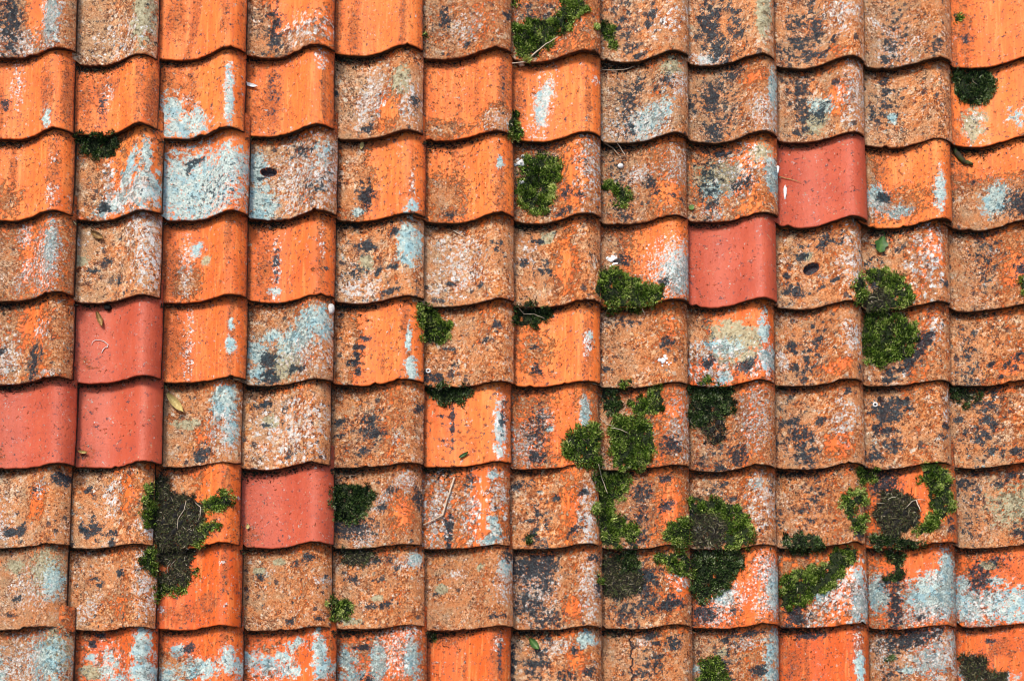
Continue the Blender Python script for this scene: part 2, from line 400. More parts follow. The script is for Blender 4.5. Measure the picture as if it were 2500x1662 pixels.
# per tile: (weathering, hue, greyness, look, patches)   patches: kind x y rx ry [angle [strength]]
# kinds: w crust, c clean, b blue-grey, g green-grey, p chalky white, k black, d brown grime
SPEC = {
(0,0):(.75,.3,.6,"grey speckled tile with dark and pale streaks","k.25,.5,.11,.5;p.1,.72,.1,.12;p.75,.5,.1,.4;b.75,.55,.08,.4;p.35,.85,.2,.15;c.55,.4,.1,.3"),
(0,1):(.95,.4,.7,"dull brown lichen-covered tile","d.5,.6,.5,.5;g.85,.5,.12,.35;d.1,.6,.15,.5;p.6,.75,.3,.2,0,.5"),
(0,2):(0,.15,0,"clean orange tile with a thin brown streak","d.2,.45,.1,.25;d.4,.5,.05,.5,-8;d.78,.6,.05,.5,0,.7"),
(0,3):(.3,.1,.4,"orange tile with a dark grimy trough","w.15,.6,.2,.5;k.3,.7,.12,.3,0,.75;w.45,.85,.35,.18;p.7,.75,.25,.15;c.55,.35,.25,.3"),
(0,4):(.02,.1,0,"clean bright orange tile with a fine dark streak","d.22,.7,.06,.35;d.78,.6,.04,.5;d.02,.5,.06,.4"),
(0,5):(.75,.2,.3,"pinkish tile with dense brown specks","d.35,.6,.25,.4,0,.7;k.25,.5,.06,.15;p.5,.65,.15,.15,0,.7;k.5,.85,.05,.04;k.95,.55,.04,.05"),
(0,6):(.6,.2,.3,"plain tan tile under a diagonal moss band","d.4,.45,.4,.3,0,.7;d.7,.85,.3,.2,0,.7"),
(0,7):(.9,.2,.4,"speckled tan tile with a small moss crescent","k.56,.5,.05,.12,-20;k.4,.82,.06,.05;k.42,.95,.07,.05;w.6,.5,.4,.5;p.8,.6,.2,.2,0,.5"),
(0,8):(1,.2,.45,"ochre tile with a broad slate-black streak","k.25,.5,.13,.35;k.36,.8,.14,.22;g.85,.45,.08,.35;p.25,.93,.16,.06,0,1.2;k.55,.6,.1,.3,0,.6;b.22,.94,.1,.05"),
(0,9):(1,.2,.45,"tan tile with black blotches down its trough","k.25,.4,.1,.1;k.3,.7,.13,.16;k.4,.85,.2,.08,0,.8;p.75,.4,.15,.2;k.48,.55,.06,.15;k.65,.72,.05,.04;c.7,.9,.1,.08,0,.5"),
(0,10):(1,.2,.5,"even tan tile with a white diagonal scratch","k.3,.72,.08,.07;k.25,.9,.06,.06;p.15,.42,.1,.03,-30,1.3;p.3,.55,.1,.03,-25,1.2;p.4,.8,.2,.2,0,.5"),
(0,11):(.02,.05,0,"clean orange tile at the right edge","d.17,.5,.1,.45,0,.8;k.2,.62,.06,.05;d.05,.85,.04,.2"),
(1,0):(.05,.1,0,"orange tile with a grey streak on its ridge","k.2,.55,.05,.06;p.33,.3,.07,.25,0,.8;d.72,.6,.07,.5,0,.9;b.73,.85,.05,.12;d.15,.75,.03,.4;d.95,.5,.06,.4"),
(1,1):(.05,.15,0,"orange tile with a pale chipped streak","d.1,.5,.12,.35,0,.8;k.31,.6,.05,.25,0,.8;p.37,.45,.06,.15;d.35,.3,.15,.15;d.8,.5,.05,.5,0,.7;d.95,.6,.08,.4"),
(1,2):(.1,.15,.1,"orange tile with pale blue-grey lichen low down","d.12,.35,.15,.25;d.35,.4,.08,.3;b.15,.65,.12,.2;b.28,.85,.27,.14;b.42,.75,.08,.15;b.84,.6,.05,.35;p.3,.45,.06,.05;p.84,.4,.04,.25"),
(1,3):(.02,.15,0,"orange tile with a dotted brown trough streak","d.3,.55,.1,.4,0,1;k.3,.5,.06,.35,0,.5;p.87,.12,.05,.1,0,1.1;d.9,.6,.03,.4;d.1,.75,.12,.3,0,.7"),
(1,4):(1,.3,.55,"brown tile with a cream lichen patch","p.42,.5,.12,.3,-15,1.3;g.75,.38,.1,.15;k.92,.65,.05,.07;k.37,.88,.07,.06;k.02,.45,.05,.04;c.6,.7,.15,.2,0,.7;p.85,.65,.1,.2;d.1,.5,.2,.4"),
(1,5):(.1,.1,0,"streaky clean orange tile with dark ridge line","d.9,.4,.05,.35;k.9,.4,.02,.25,0,.7;w.2,.87,.3,.12,0,.7;w.85,.85,.18,.15;p.85,.88,.18,.1,0,.8;d.6,.5,.03,.4,0,.7;d.4,.6,.04,.4,0,.6"),
(1,6):(.02,.05,0,"bright orange tile with a white-blue lichen streak","b.36,.42,.07,.16,-20,1.3;b.33,.62,.06,.14,0,1.2;p.35,.5,.1,.35,-10;p.25,.85,.1,.06;p.3,.94,.08,.04;d.05,.5,.08,.35;d.85,.6,.035,.4;p.94,.3,.04,.05"),
(1,7):(.9,.3,.7,"grey tile with black specks and pale lichen","k.42,.3,.07,.14,-20;k.32,.45,.12,.2,0,.8;b.55,.75,.24,.16,35,1;p.85,.35,.12,.12;g.8,.15,.1,.1;p.4,.8,.3,.2,0,.7"),
(1,8):(1,.3,.5,"mottled tile with a black speckled trough","k.28,.42,.12,.22;k.3,.85,.1,.15;k.5,.12,.1,.07;b.94,.4,.05,.25;p.85,.75,.14,.22,0,.9;k.45,.6,.15,.3,0,.5;c.75,.25,.15,.1,0,.6"),
(1,9):(1,.3,.55,"pale mottled tile above the upper red tile","k.25,.3,.1,.05;k.33,.2,.05,.12;k.32,.6,.05,.3;b.5,.52,.1,.12,45;g.45,.75,.1,.15;p.85,.45,.13,.35;k.67,.25,.05,.03;k.25,.85,.06,.04;c.68,.45,.12,.2,0,.7"),
(1,10):(1,.3,.4,"ochre tile with few dark flecks","k.35,.25,.1,.03;d.3,.5,.2,.2,0,.7;b.35,.62,.05,.07;k.8,.42,.03,.02;d.6,.8,.3,.2,0,.6"),
(1,11):(.02,.05,0,"clean orange tile with grey lichen below moss","d.2,.65,.1,.1;g.27,.72,.11,.2,0,1;p.27,.75,.1,.2,0,.7;b.7,.7,.12,.15,0,.5;d.05,.85,.05,.1"),
(2,0):(.08,.15,0,"orange tile with brown streaks, left edge","d.28,.35,.04,.35,0,.9;d.8,.5,.06,.5,0,.9;p.8,.8,.06,.12;p.8,.35,.05,.06;w.2,.75,.2,.2,0,.6"),
(2,1):(.3,.1,.4,"orange tile with a blue-grey lichen fan","b.63,.5,.08,.3,-15;b.85,.35,.06,.2;b.85,.72,.15,.22;b.5,.8,.25,.1,25;k.33,.85,.08,.06;p.37,.6,.06,.3;w.15,.6,.22,.35;p.7,.8,.25,.2,0,.8;d.1,.5,.1,.3"),
(2,2):(.12,.1,.5,"tile almost covered in blue-grey lichen","b.35,.62,.5,.42,0,1.15;b.78,.4,.25,.22,0,1.0;d.15,.18,.25,.12;p.72,.72,.25,.25,0,.55;k.36,.26,.1,.04,20,1.3;k.28,.35,.03,.07;k.6,.7,.3,.25,0,.42;c.82,.15,.15,.1"),
(2,3):(.85,.3,.6,"brown tile with a round hole and lichen","b.08,.38,.1,.18,0,1.2;b.12,.85,.16,.2,0,1.3;b.18,.62,.05,.06,0,1.2;k.13,.48,.05,.03;p.7,.55,.35,.4,0,.95;k.6,.2,.15,.1,0,.8;k.75,.7,.15,.15,0,.5;b.85,.3,.15,.2,0,.6"),
(2,4):(.1,.1,.2,"orange tile with black spots in trough","w.15,.5,.2,.45;k.3,.66,.09,.08,0,1.2;k.32,.8,.07,.1;k.3,.48,.08,.04;b.25,.88,.06,.05;b.85,.93,.07,.09;d.86,.6,.025,.4;p.86,.6,.02,.2;d.45,.75,.03,.25,0,.8"),
(2,5):(.15,.1,.1,"orange tile with even brown speckling","w.2,.7,.25,.3,0,.75;d.35,.55,.07,.4,0,.8;d.85,.7,.06,.3;b.85,.38,.05,.06;k.28,.9,.1,.06,0,.7"),
(2,6):(.65,.15,.35,"tan tile behind a large moss clump","k.6,.68,.07,.08,35;k.75,.76,.05,.04;k.58,.92,.07,.05;p.85,.4,.12,.4,0,.75;d.35,.1,.3,.1;c.68,.45,.12,.3,0,.5"),
(2,7):(.8,.2,.4,"pinkish tile with a C-shaped moss clump","k.57,.52,.06,.09,30;k.63,.68,.05,.03;k.82,.75,.05,.03;k.95,.8,.04,.03;p.45,.4,.14,.1;p.9,.35,.15,.2,0,.7;d.3,.1,.25,.12;c.8,.7,.15,.2,0,.6"),
(2,8):(.6,.1,.5,"tile with pale green-grey lichen bloom","g.35,.42,.22,.2,0,1;p.6,.4,.2,.25,0,.8;b.92,.5,.08,.25;b.3,.6,.15,.12,0,.8;d.4,.12,.25,.08;k.4,.1,.12,.04;c.82,.2,.15,.12;k.27,.35,.05,.03;g.8,.2,.1,.12;p.3,.85,.1,.1"),
(2,9):(-1,0,0,"smooth new red tile, higher one on the right",""),
(2,10):(.12,.2,.3,"orange tile with dotted white and blue lichen","d.15,.25,.14,.2,0,.9;b.12,.62,.14,.14;k.22,.6,.09,.06,0,1.2;b.4,.8,.12,.07;p.2,.75,.18,.12,0,1;b.82,.65,.06,.22;w.04,.5,.08,.4;w.4,.7,.3,.2,0,.6"),
(2,11):(.4,.15,.4,"orange tile with grey-blue lichen at right","c.6,.25,.4,.2;w.4,.75,.5,.3;b.5,.65,.14,.18;k.85,.77,.25,.16,0,1.1;b.95,.5,.12,.2;k.3,.4,.04,.03;d.1,.5,.15,.3"),
(3,0):(.6,.4,.4,"tile with white and turquoise ridge streak","p.4,.17,.08,.1,0,1.2;b.76,.4,.08,.3;p.7,.6,.14,.35,0,1.1;p.42,.68,.07,.2,-20,1.1;c.45,.4,.08,.3,0,.6;w.15,.6,.2,.4"),
(3,1):(1,.4,.55,"rough tan tile with cream lichen ridge","p.82,.25,.16,.3,0,1.1;p.85,.6,.14,.22,0,1;k.36,.48,.06,.05;p.05,.25,.06,.04,0,1.3;g.07,.48,.07,.06;k.2,.6,.05,.03;k.5,.75,.08,.06,0,.7"),
(3,2):(.08,.5,0,"deep orange tile with few grey-green spots","b.4,.33,.07,.08;g.52,.5,.05,.05,0,1.3;p.28,.6,.07,.35,0,1;d.1,.65,.15,.35;d.8,.25,.04,.3;w.3,.75,.15,.2,0,.8"),
(3,3):(.04,.4,0,"orange tile with small pale dots in line","p.32,.55,.04,.35,0,1;k.32,.5,.04,.2,0,.8;d.2,.6,.12,.35,0,.8;b.3,.85,.07,.05;d.85,.5,.05,.5,0,.9;p.86,.4,.03,.15"),
(3,4):(1,.4,.5,"mottled tile with slate spots and pale ridge","k.32,.3,.1,.08,0,1.1;k.25,.58,.1,.1,0,.9;k.67,.15,.05,.05,0,1.2;b.85,.35,.12,.3;k.48,.62,.04,.06,-35,1.1;k.65,.6,.05,.04;p.3,.8,.2,.15,0,.9;g.35,.5,.08,.1;k.6,.92,.1,.04"),
(3,5):(1,.35,.45,"even tan lichen-crusted tile under a straw","p.4,.5,.22,.3,0,.8;p.2,.25,.06,.06,0,1.2;p.12,.82,.06,.05;k.62,.8,.04,.03;k.28,.72,.05,.03;d.9,.5,.1,.35,0,.7;k.8,.4,.1,.1,0,.45"),
(3,6):(.9,.4,.25,"warm tan tile with small dark blots","g.38,.15,.08,.07;k.3,.2,.07,.05;k.12,.45,.06,.04,0,1.2;k.37,.44,.05,.04;k.35,.55,.1,.08,0,.6;c.6,.5,.12,.3,0,.6;p.15,.3,.08,.15,0,.7"),
(3,7):(.45,.2,.3,"orange tile with white lichen above moss","c.72,.3,.22,.25;b.88,.65,.18,.25;p.8,.6,.25,.28,0,1;k.25,.4,.1,.06;d.15,.2,.2,.2;w.1,.4,.15,.3;k.7,.78,.06,.06"),
(3,8):(-1,0,0,"smooth new red tile, lower one on the right",""),
(3,9):(.9,.4,.35,"rusty tan tile with an oval hole","k.2,.75,.13,.08,-20;k.3,.33,.06,.06,0,1.1;p.85,.4,.12,.3,0,.9;k.55,.18,.25,.1,0,.7;k.13,.58,.05,.03;k.67,.7,.05,.03;k.55,.75,.06,.03;p.55,.62,.05,.03,0,1.3;g.38,.33,.05,.04"),
(3,10):(.8,.35,.4,"rough tile with a green leaf and moss","p.72,.45,.14,.35,0,.95;k.5,.22,.08,.05,0,.8;c.82,.3,.12,.2,0,.7;k.9,.77,.06,.04"),
(3,11):(.85,.45,.3,"rust-tan tile above the right-hand row","d.3,.35,.3,.3,0,.7;p.52,.27,.05,.03,0,1.2;c.75,.55,.15,.2,0,.6;k.5,.15,.1,.05,0,.6"),
(4,0):(.7,.4,.5,"brown-orange tile, grey blotch at left edge","k.56,.75,.08,.2,-8,.9;p.2,.7,.13,.25,0,1;k.15,.58,.05,.05;d.92,.75,.1,.2;p.65,.38,.08,.1,0,.8;p.75,.95,.1,.04,0,1.1;c.5,.3,.15,.2,0,.6"),
(4,1):(-1,0,0,"smooth new red tile with a curled white feather","d.1,.72,.06,.06,0,.8;d.2,.8,.08,.02"),
(4,2):(.05,.6,0,"deep orange tile with brown left side","p.3,.5,.05,.35,0,1;d.12,.55,.16,.4;b.83,.6,.05,.1,0,1.3;d.83,.4,.04,.5;b.83,.33,.03,.08;d.3,.75,.04,.25"),
(4,3):(.85,.3,.55,"lichen-blue and black mottled tile","b.78,.3,.22,.2;b.6,.45,.25,.16,25,1;b.3,.38,.1,.08;b.12,.6,.12,.15;k.25,.7,.1,.12,0,1.1;k.27,.9,.09,.12,0,1.2;g.45,.72,.16,.2;k.53,.82,.06,.05;k.6,.85,.08,.04;d.2,.15,.3,.1;b.12,.85,.12,.1;p.7,.7,.25,.2,0,.8"),
(4,4):(.1,.3,.1,"orange tile with slate spots down trough","w.1,.5,.15,.45;k.35,.42,.06,.035,0,1.2;k.28,.52,.06,.035,0,1.2;k.25,.61,.06,.03,0,1;k.22,.71,.06,.05,0,1.2;k.26,.83,.04,.07;b.83,.5,.03,.15;b.87,.87,.06,.13,0,1.2;d.8,.3,.05,.3;d.82,.65,.04,.3;d.55,.8,.03,.15,0,.7"),
(4,5):(.9,.35,.2,"warm tan tile with two dark strokes","k.8,.3,.05,.07,-20,1.1;k.68,.47,.06,.035,35,1;k.12,.88,.2,.06,0,.9;k.3,.5,.08,.03,0,.9;k.35,.72,.05,.04,0,.7"),
(4,6):(.03,.25,0,"clean orange tile with purple-brown dots","w.25,.55,.22,.25,0,.55;k.27,.78,.07,.07,0,.8;k.25,.5,.06,.04,0,.9;d.85,.55,.06,.45,0,.9;p.85,.55,.04,.14,0,1.2;b.87,.42,.03,.06;d.3,.9,.2,.08,0,.6"),
(4,7):(.9,.4,.2,"warm brown tile with a white dropping","d.28,.3,.15,.3,0,.9;k.75,.5,.06,.06,0,1.2;k.07,.75,.06,.04;k.3,.15,.15,.05,0,.8;c.85,.3,.1,.2,0,.5"),
(4,8):(.4,.6,.4,"tile with a large grey-green lichen patch","c.5,.22,.35,.15;g.55,.45,.2,.28,30,1.2;b.4,.5,.2,.1;b.86,.35,.06,.2;b.92,.7,.09,.15;k.24,.68,.08,.07;k.65,.78,.1,.1,0,.9;p.25,.7,.25,.2,0,.9;w.1,.35,.15,.3;b.42,.9,.08,.08,40;p.85,.75,.15,.2,0,.7"),
(4,9):(.9,.45,.2,"rust tile with one pale oval spot","k.22,.45,.06,.06;k.24,.55,.05,.04;k.5,.4,.06,.04;k.25,.75,.08,.06,0,.9;p.1,.6,.05,.04,0,1.4;p.12,.72,.05,.06,0,1.1;p.88,.45,.1,.2,0,.8;k.96,.85,.04,.06;c.7,.8,.2,.1,0,.5"),
(4,10):(.75,.4,.35,"tile with slate diagonal beside bright moss","k.7,.45,.08,.1,-30,1.2;k.55,.65,.13,.09,40,1.2;k.4,.8,.18,.08,20,.9;k.3,.92,.1,.05;p.8,.3,.08,.12,0,1;p.48,.85,.06,.03,40,1.2"),
(4,11):(.85,.5,.25,"rusty tile at the right with dark smudges","k.2,.6,.08,.08,0,.9;k.45,.73,.05,.04;d.25,.8,.25,.2,0,.8;k.75,.65,.05,.04;c.75,.8,.2,.12,0,.7;k.55,.9,.06,.03"),
(5,0):(-1,0,0,"smooth new red tile at the left edge","d.1,.85,.1,.1,0,.8"),
(5,1):(-1,0,0,"smooth new red tile with a pale streak","d.1,.85,.1,.12,0,.7"),
(5,2):(.9,.5,.4,"tan tile with a pale blue ridge smear","b.78,.28,.14,.2,0,1.2;b.87,.6,.1,.2,0,.9;p.75,.65,.15,.25,0,.8;k.5,.87,.1,.1,35,1.1;g.3,.48,.16,.06,0,1;c.5,.62,.12,.12,0,.6"),
(5,3):(1,.4,.45,"cream-speckled tile with small black marks","g.32,.42,.08,.06,0,1.1;k.25,.2,.12,.04;k.5,.28,.06,.04,30,1.1;k.25,.46,.05,.03;k.52,.88,.05,.03;p.55,.6,.35,.35,0,.7"),
(5,4):(.8,.45,.3,"tan-orange tile with grey smudged trough","k.42,.4,.12,.12,0,.8;k.42,.58,.15,.1,0,.9;k.1,.45,.08,.06;k.1,.6,.06,.03;k.35,.8,.1,.06,0,.7;p.72,.7,.04,.08,0,1;k.95,.3,.04,.05;d.3,.12,.25,.08"),
(5,5):(.02,.3,0,"clean bright orange tile with white ridge crust","k.33,.4,.02,.3,0,.9;k.3,.35,.04,.02;k.2,.33,.03,.015;p.88,.55,.06,.35,0,1.1;b.87,.62,.05,.35,0,1;d.5,.6,.25,.2,0,.45;k.3,.65,.1,.02,0,.8;d.95,.5,.05,.4;k.9,.45,.03,.2,0,.7"),
(5,6):(.5,.4,.3,"orange speckled tile with bluish ridge streak","b.84,.38,.05,.18,0,1.2;p.15,.7,.16,.2,0,1;p.38,.35,.08,.08;k.3,.5,.12,.3,0,.65;k.3,.85,.1,.08;c.6,.55,.14,.3,0,.7;b.45,.5,.04,.04"),
(5,7):(.7,.45,.3,"tan tile largely under green moss","k.78,.75,.12,.12,-30,.9;p.9,.5,.12,.3,0,.7;c.85,.3,.1,.15,0,.6;k.6,.2,.1,.1,0,.6"),
(5,8):(.7,.4,.3,"warm tile with black soil and moss","k.55,.85,.1,.1,40,1.1;p.75,.4,.14,.3,0,.8;d.6,.35,.1,.3;k.35,.95,.1,.06"),
(5,9):(.9,.5,.3,"tan tile with slate blots in trough","k.15,.42,.12,.05,0,1;k.35,.58,.1,.09,0,1.1;k.52,.42,.06,.05,0,1.1;k.35,.85,.12,.12,0,1;p.75,.45,.12,.2,0,.8;k.8,.12,.06,.04;c.7,.75,.15,.15,0,.6"),
(5,10):(.85,.5,.35,"tile with a broad slate-grey trough stain","k.3,.27,.2,.15,0,1.1;k.25,.5,.15,.1,0,.9;k.45,.18,.1,.06;k.35,.7,.12,.1,0,.8;k.15,.85,.1,.06,0,.7;k.92,.55,.04,.05;k.88,.7,.06,.03;p.95,.4,.04,.2,0,.7"),
(5,11):(.85,.5,.35,"rusty tile with grey blots, right edge","k.1,.4,.06,.05;k.42,.4,.08,.08;k.38,.6,.13,.12,0,.9;k.15,.6,.06,.05,0,.8;k.7,.85,.08,.05;d.3,.2,.3,.12;k.5,.8,.2,.08,0,.6"),
(6,0):(1,.5,.45,"tan crusted tile at the left edge","p.12,.7,.16,.3,0,.9;k.32,.8,.08,.06;k.45,.78,.05,.12,-15,.9;k.92,.15,.12,.08,0,1;c.62,.42,.1,.2,0,.7;p.68,.25,.07,.1,0,1.1;k.6,.3,.05,.1,30,.6"),
(6,1):(1,.45,.35,"tan tile with a grey-black smudge low left","k.28,.75,.12,.12,0,1;k.5,.83,.06,.05,0,1.1;p.5,.35,.1,.2,0,.8;k.2,.25,.06,.05,0,.8;c.75,.35,.12,.25,0,.6;p.9,.8,.1,.1,0,.8;k.5,.97,.06,.04"),
(6,2):(.08,.5,.1,"clean orange tile half under dead moss","w.25,.22,.25,.15,0,.9;d.85,.3,.05,.3,0,.8;d.75,.7,.06,.2,0,.8"),
(6,3):(-1,0,0,"smooth new red tile low in the roof","d.1,.85,.12,.12,0,.7;d.05,.9,.1,.1"),
(6,4):(.9,.45,.4,"speckled tile with moss and cream patch","k.2,.75,.25,.12,0,.95;p.55,.42,.07,.14,-30,1.2;k.55,.5,.06,.05,0,1.1;k.96,.42,.05,.12,0,1.1;p.8,.22,.1,.1,0,1.1;k.65,.3,.06,.05;c.8,.6,.12,.25,0,.6;p.35,.85,.15,.1,0,.8"),
(6,5):(.6,.45,.3,"orange tile with forked twig and white streaks","p.15,.5,.16,.4,0,.85;k.3,.8,.05,.2,0,1.1;b.8,.13,.05,.05,0,1.2;b.82,.78,.06,.14,10,1.1;p.8,.45,.05,.3,0,1;p.55,.5,.1,.3,0,.9;b.8,.93,.12,.06;p.92,.4,.04,.25,0,1;c.68,.4,.07,.4;k.55,.15,.05,.08,0,.9"),
(6,6):(.85,.45,.2,"warm tan tile with two small black spots","k.52,.37,.04,.035,0,1.3;k.84,.35,.05,.035,0,1.2;p.88,.6,.1,.35,0,.95;k.15,.2,.1,.06,0,.7;k.35,.5,.1,.08,0,.6;c.68,.5,.12,.3,0,.5"),
(6,7):(.75,.5,.3,"tile with slate blots beside moss","k.48,.28,.1,.14,0,.95;k.73,.5,.07,.07,0,1.3;k.72,.15,.06,.05,0,1.1;k.45,.6,.06,.08,0,.8;k.45,.85,.1,.12,0,.9;c.8,.5,.1,.3,0,.7;k.92,.8,.04,.05"),
(6,8):(.8,.45,.35,"tan tile beneath a broad curved moss","d.35,.25,.25,.12,0,.9;k.3,.18,.08,.04,0,.9;p.84,.4,.14,.3,0,.8;b.75,.2,.06,.06,0,.7;k.52,.35,.05,.05,0,.9"),
(6,9):(.85,.5,.25,"plain tan tile with moss at the right","d.25,.2,.15,.15,0,.9;k.4,.5,.2,.06,0,.6;k.5,.3,.1,.05,0,.7;k.92,.9,.06,.05"),
(6,10):(.4,.6,.4,"orange tile ringed by moss and dead stems","k.25,.18,.14,.16,0,1.2;c.6,.18,.15,.1;c.55,.3,.15,.15,0,.6;w.6,.85,.3,.12;k.88,.72,.04,.04;k.9,.82,.05,.05"),
(6,11):(.9,.5,.4,"pale tan tile, low at right edge","k.12,.18,.12,.08,0,1;k.65,.12,.1,.06,0,.9;k.5,.2,.08,.04;g.65,.5,.25,.25,0,.75;p.95,.88,.1,.08,0,1;k.02,.3,.04,.04"),
(7,0):(1,.5,.6,"grey-green lichened tile at left edge","g.78,.3,.18,.25,0,.9;b.87,.45,.1,.2,0,.95;k.42,.62,.07,.04;k.1,.72,.05,.03;k.35,.82,.05,.03;g.4,.22,.1,.08;p.6,.5,.2,.2,0,.6"),
(7,1):(.95,.45,.3,"pink-tan tile with fine speckles","k.3,.35,.07,.03;k.6,.3,.05,.05,0,.9;k.35,.42,.04,.04;p.22,.75,.07,.16,-35,1.1;p.9,.4,.1,.35,0,.8;d.08,.3,.12,.3;c.55,.7,.15,.15,0,.4"),
(7,2):(.02,.95,0,"deep burnt-orange tile below a moss mat","d.82,.3,.04,.28;d.62,.72,.18,.15,0,.75;d.3,.8,.3,.15,0,.6;p.8,.22,.03,.02,0,1.4;p.08,.75,.04,.03,0,1.4"),
(7,3):(.9,.5,.25,"tan tile with few round lichen spots","k.2,.33,.04,.03,0,1.3;g.18,.26,.06,.04,0,1.4;g.4,.15,.06,.04,0,1.3;p.3,.28,.04,.03;k.75,.15,.06,.05,0,1;k.6,.2,.05,.05,0,.8;k.55,.9,.05,.04;k.88,.9,.04,.03;p.92,.42,.08,.05,0,1;k.95,.38,.04,.02"),
(7,4):(.9,.5,.3,"ochre tile with slate specks and moss tuft","k.22,.38,.07,.05,0,1;k.5,.4,.06,.03;k.4,.72,.06,.04,0,1;k.57,.72,.06,.04,0,1.2;b.9,.17,.06,.08,0,1.2;p.8,.22,.12,.06,0,1;g.5,.62,.06,.04,0,1.1;k.7,.27,.04,.03;k.5,.15,.15,.06,0,.8;g.2,.9,.1,.04"),
(7,5):(.95,.5,.3,"even tan tile with a cream disc","g.19,.48,.06,.05,0,1.4;b.92,.28,.07,.12,0,.9;k.15,.55,.05,.03;k.95,.12,.05,.06,0,1;p.35,.3,.1,.05,0,.8;g.63,.25,.04,.04;p.9,.45,.1,.2,0,.7;k.82,.88,.1,.04,0,.9"),
(7,6):(.9,.55,.35,"tile with a heavy slate-black trough","k.17,.22,.22,.16,0,1.2;k.4,.15,.1,.12,0,1.1;k.37,.35,.1,.2,0,1;k.2,.7,.2,.15,0,.85;k.35,.88,.12,.05,0,1.1;p.85,.5,.09,.3,0,1;k.9,.13,.07,.05,0,1.1;c.68,.75,.12,.12,0,.6;k.95,.52,.04,.1,0,.8;p.25,.5,.2,.3,0,.8"),
(7,7):(.8,.5,.4,"grey-stained tile under dark moss mat","k.42,.4,.2,.2,0,1.05;k.5,.65,.15,.15,0,.8;k.75,.72,.12,.08,0,1.1;k.57,.8,.06,.05;p.85,.42,.12,.1,0,.9;c.85,.55,.1,.2,0,.6;k.1,.8,.1,.1,0,.5"),
(7,8):(.3,.6,.3,"orange tile with white lichen beside moss","p.85,.3,.12,.18,0,1.3;b.93,.55,.08,.25,0,1.2;b.38,.6,.1,.08,40,1.3;p.42,.65,.2,.14,40,1.2;p.3,.85,.15,.1,0,1;k.15,.8,.14,.12,0,1.1;c.65,.6,.1,.25;p.85,.75,.12,.15,0,1;k.5,.8,.05,.06,0,.7"),
(7,9):(.5,.5,.4,"white-crusted tile under a diagonal moss","p.75,.6,.3,.3,0,1.25;b.9,.75,.12,.2,0,1;b.5,.6,.1,.1,30,.9;k.2,.85,.13,.14,0,1.2;p.45,.88,.12,.1,0,1.1;c.8,.25,.12,.12;d.5,.65,.12,.12,0,1;b.88,.4,.06,.12"),
(7,10):(.5,.7,.4,"orange tile with a turquoise lichen triangle","b.75,.6,.27,.24,0,1.2;b.87,.35,.09,.25,0,1.2;b.12,.55,.12,.22,0,1;k.33,.75,.07,.25,0,1;p.73,.42,.07,.05,0,1.4;c.5,.22,.25,.15;p.6,.85,.25,.1,0,1;k.3,.4,.12,.12,0,.9;k.6,.87,.05,.04"),
(7,11):(.35,.75,.3,"rusty tile with blue-green lichen blotches","b.15,.72,.2,.2,0,1;b.55,.72,.3,.2,0,.95;g.4,.2,.07,.05,0,1.3;k.3,.35,.12,.2,0,.9;k.22,.47,.05,.05,0,1.3;b.45,.42,.1,.05;b.1,.45,.08,.1;k.5,.15,.15,.08,0,.7;b.7,.93,.25,.05;p.3,.75,.2,.2,0,.8"),
(8,0):(.8,.5,.6,"grey-green lichened tile in bottom left corner","b.72,.4,.25,.3,0,1;g.8,.3,.18,.25,0,.9;b.08,.5,.15,.25,0,.9;p.4,.4,.2,.3,0,.7"),
(8,1):(.25,.9,.3,"burnt-orange tile with broad blue lichen column","b.83,.3,.1,.28,0,1.3;b.85,.55,.16,.15,0,1.3;b.42,.45,.13,.18,0,.9;g.18,.5,.12,.08,0,1;k.2,.15,.05,.04,0,1.2;k.28,.05,.06,.03;b.5,.6,.2,.08,0,.9;p.35,.3,.2,.15,0,.7;b.18,.32,.06,.04"),
(8,2):(.12,.8,.2,"orange tile with turquoise lichen low down","b.22,.25,.08,.08,0,1.1;b.5,.5,.3,.12,0,1.1;b.85,.4,.08,.16,0,1.1;k.35,.22,.07,.06,0,1.2;w.15,.5,.25,.2;b.1,.55,.15,.12,0,.9;b.95,.5,.06,.15;p.35,.35,.05,.05;d.8,.15,.04,.12"),
(8,3):(.25,.8,.3,"orange tile with blue-green lichen branches","b.22,.4,.15,.12,0,1;b.42,.32,.15,.12,35,1;b.83,.25,.06,.2,0,1.4;b.87,.5,.1,.15,0,1.1;c.68,.5,.1,.2;b.5,.5,.12,.12,0,.9;b.04,.32,.06,.08,0,1.1;p.25,.5,.2,.15,0,.9;b.6,.15,.1,.06"),
(8,4):(.5,.7,.4,"orange tile with three grey-blue smears","b.1,.35,.14,.14,0,1;b.15,.55,.15,.1,0,1;b.46,.4,.09,.26,0,1.2;b.84,.4,.09,.25,0,1.2;p.65,.3,.15,.25,0,1;k.28,.2,.08,.04,0,1.2;p.8,.1,.1,.1,0,1;k.35,.6,.06,.05"),
(8,5):(.03,.95,0,"burnt-orange tile with dark ridge line","d.83,.35,.08,.45,0,.9;p.85,.2,.04,.08,0,1.1;k.87,.35,.02,.3,0,.9;d.2,.1,.2,.08;d.45,.4,.03,.35,0,.7"),
(8,6):(.9,.55,.4,"tan tile with one blue lichen disc","b.82,.14,.1,.09,0,1.4;k.42,.1,.06,.03,0,1.2;k.3,.4,.14,.05,0,1.1;k.7,.28,.04,.06,0,1.2;k.3,.25,.05,.04;p.5,.2,.15,.08,0,1;k.85,.55,.06,.06;c.75,.4,.1,.15,0,.5;k.02,.4,.05,.3,0,.8"),
(8,7):(.9,.5,.25,"cracked tan tile at the bottom","k.55,.08,.08,.05,0,1.1;k.78,.2,.08,.08,0,1.2;k.6,.35,.14,.03,0,.8;k.6,.18,.05,.03;p.45,.15,.08,.05,0,.9"),
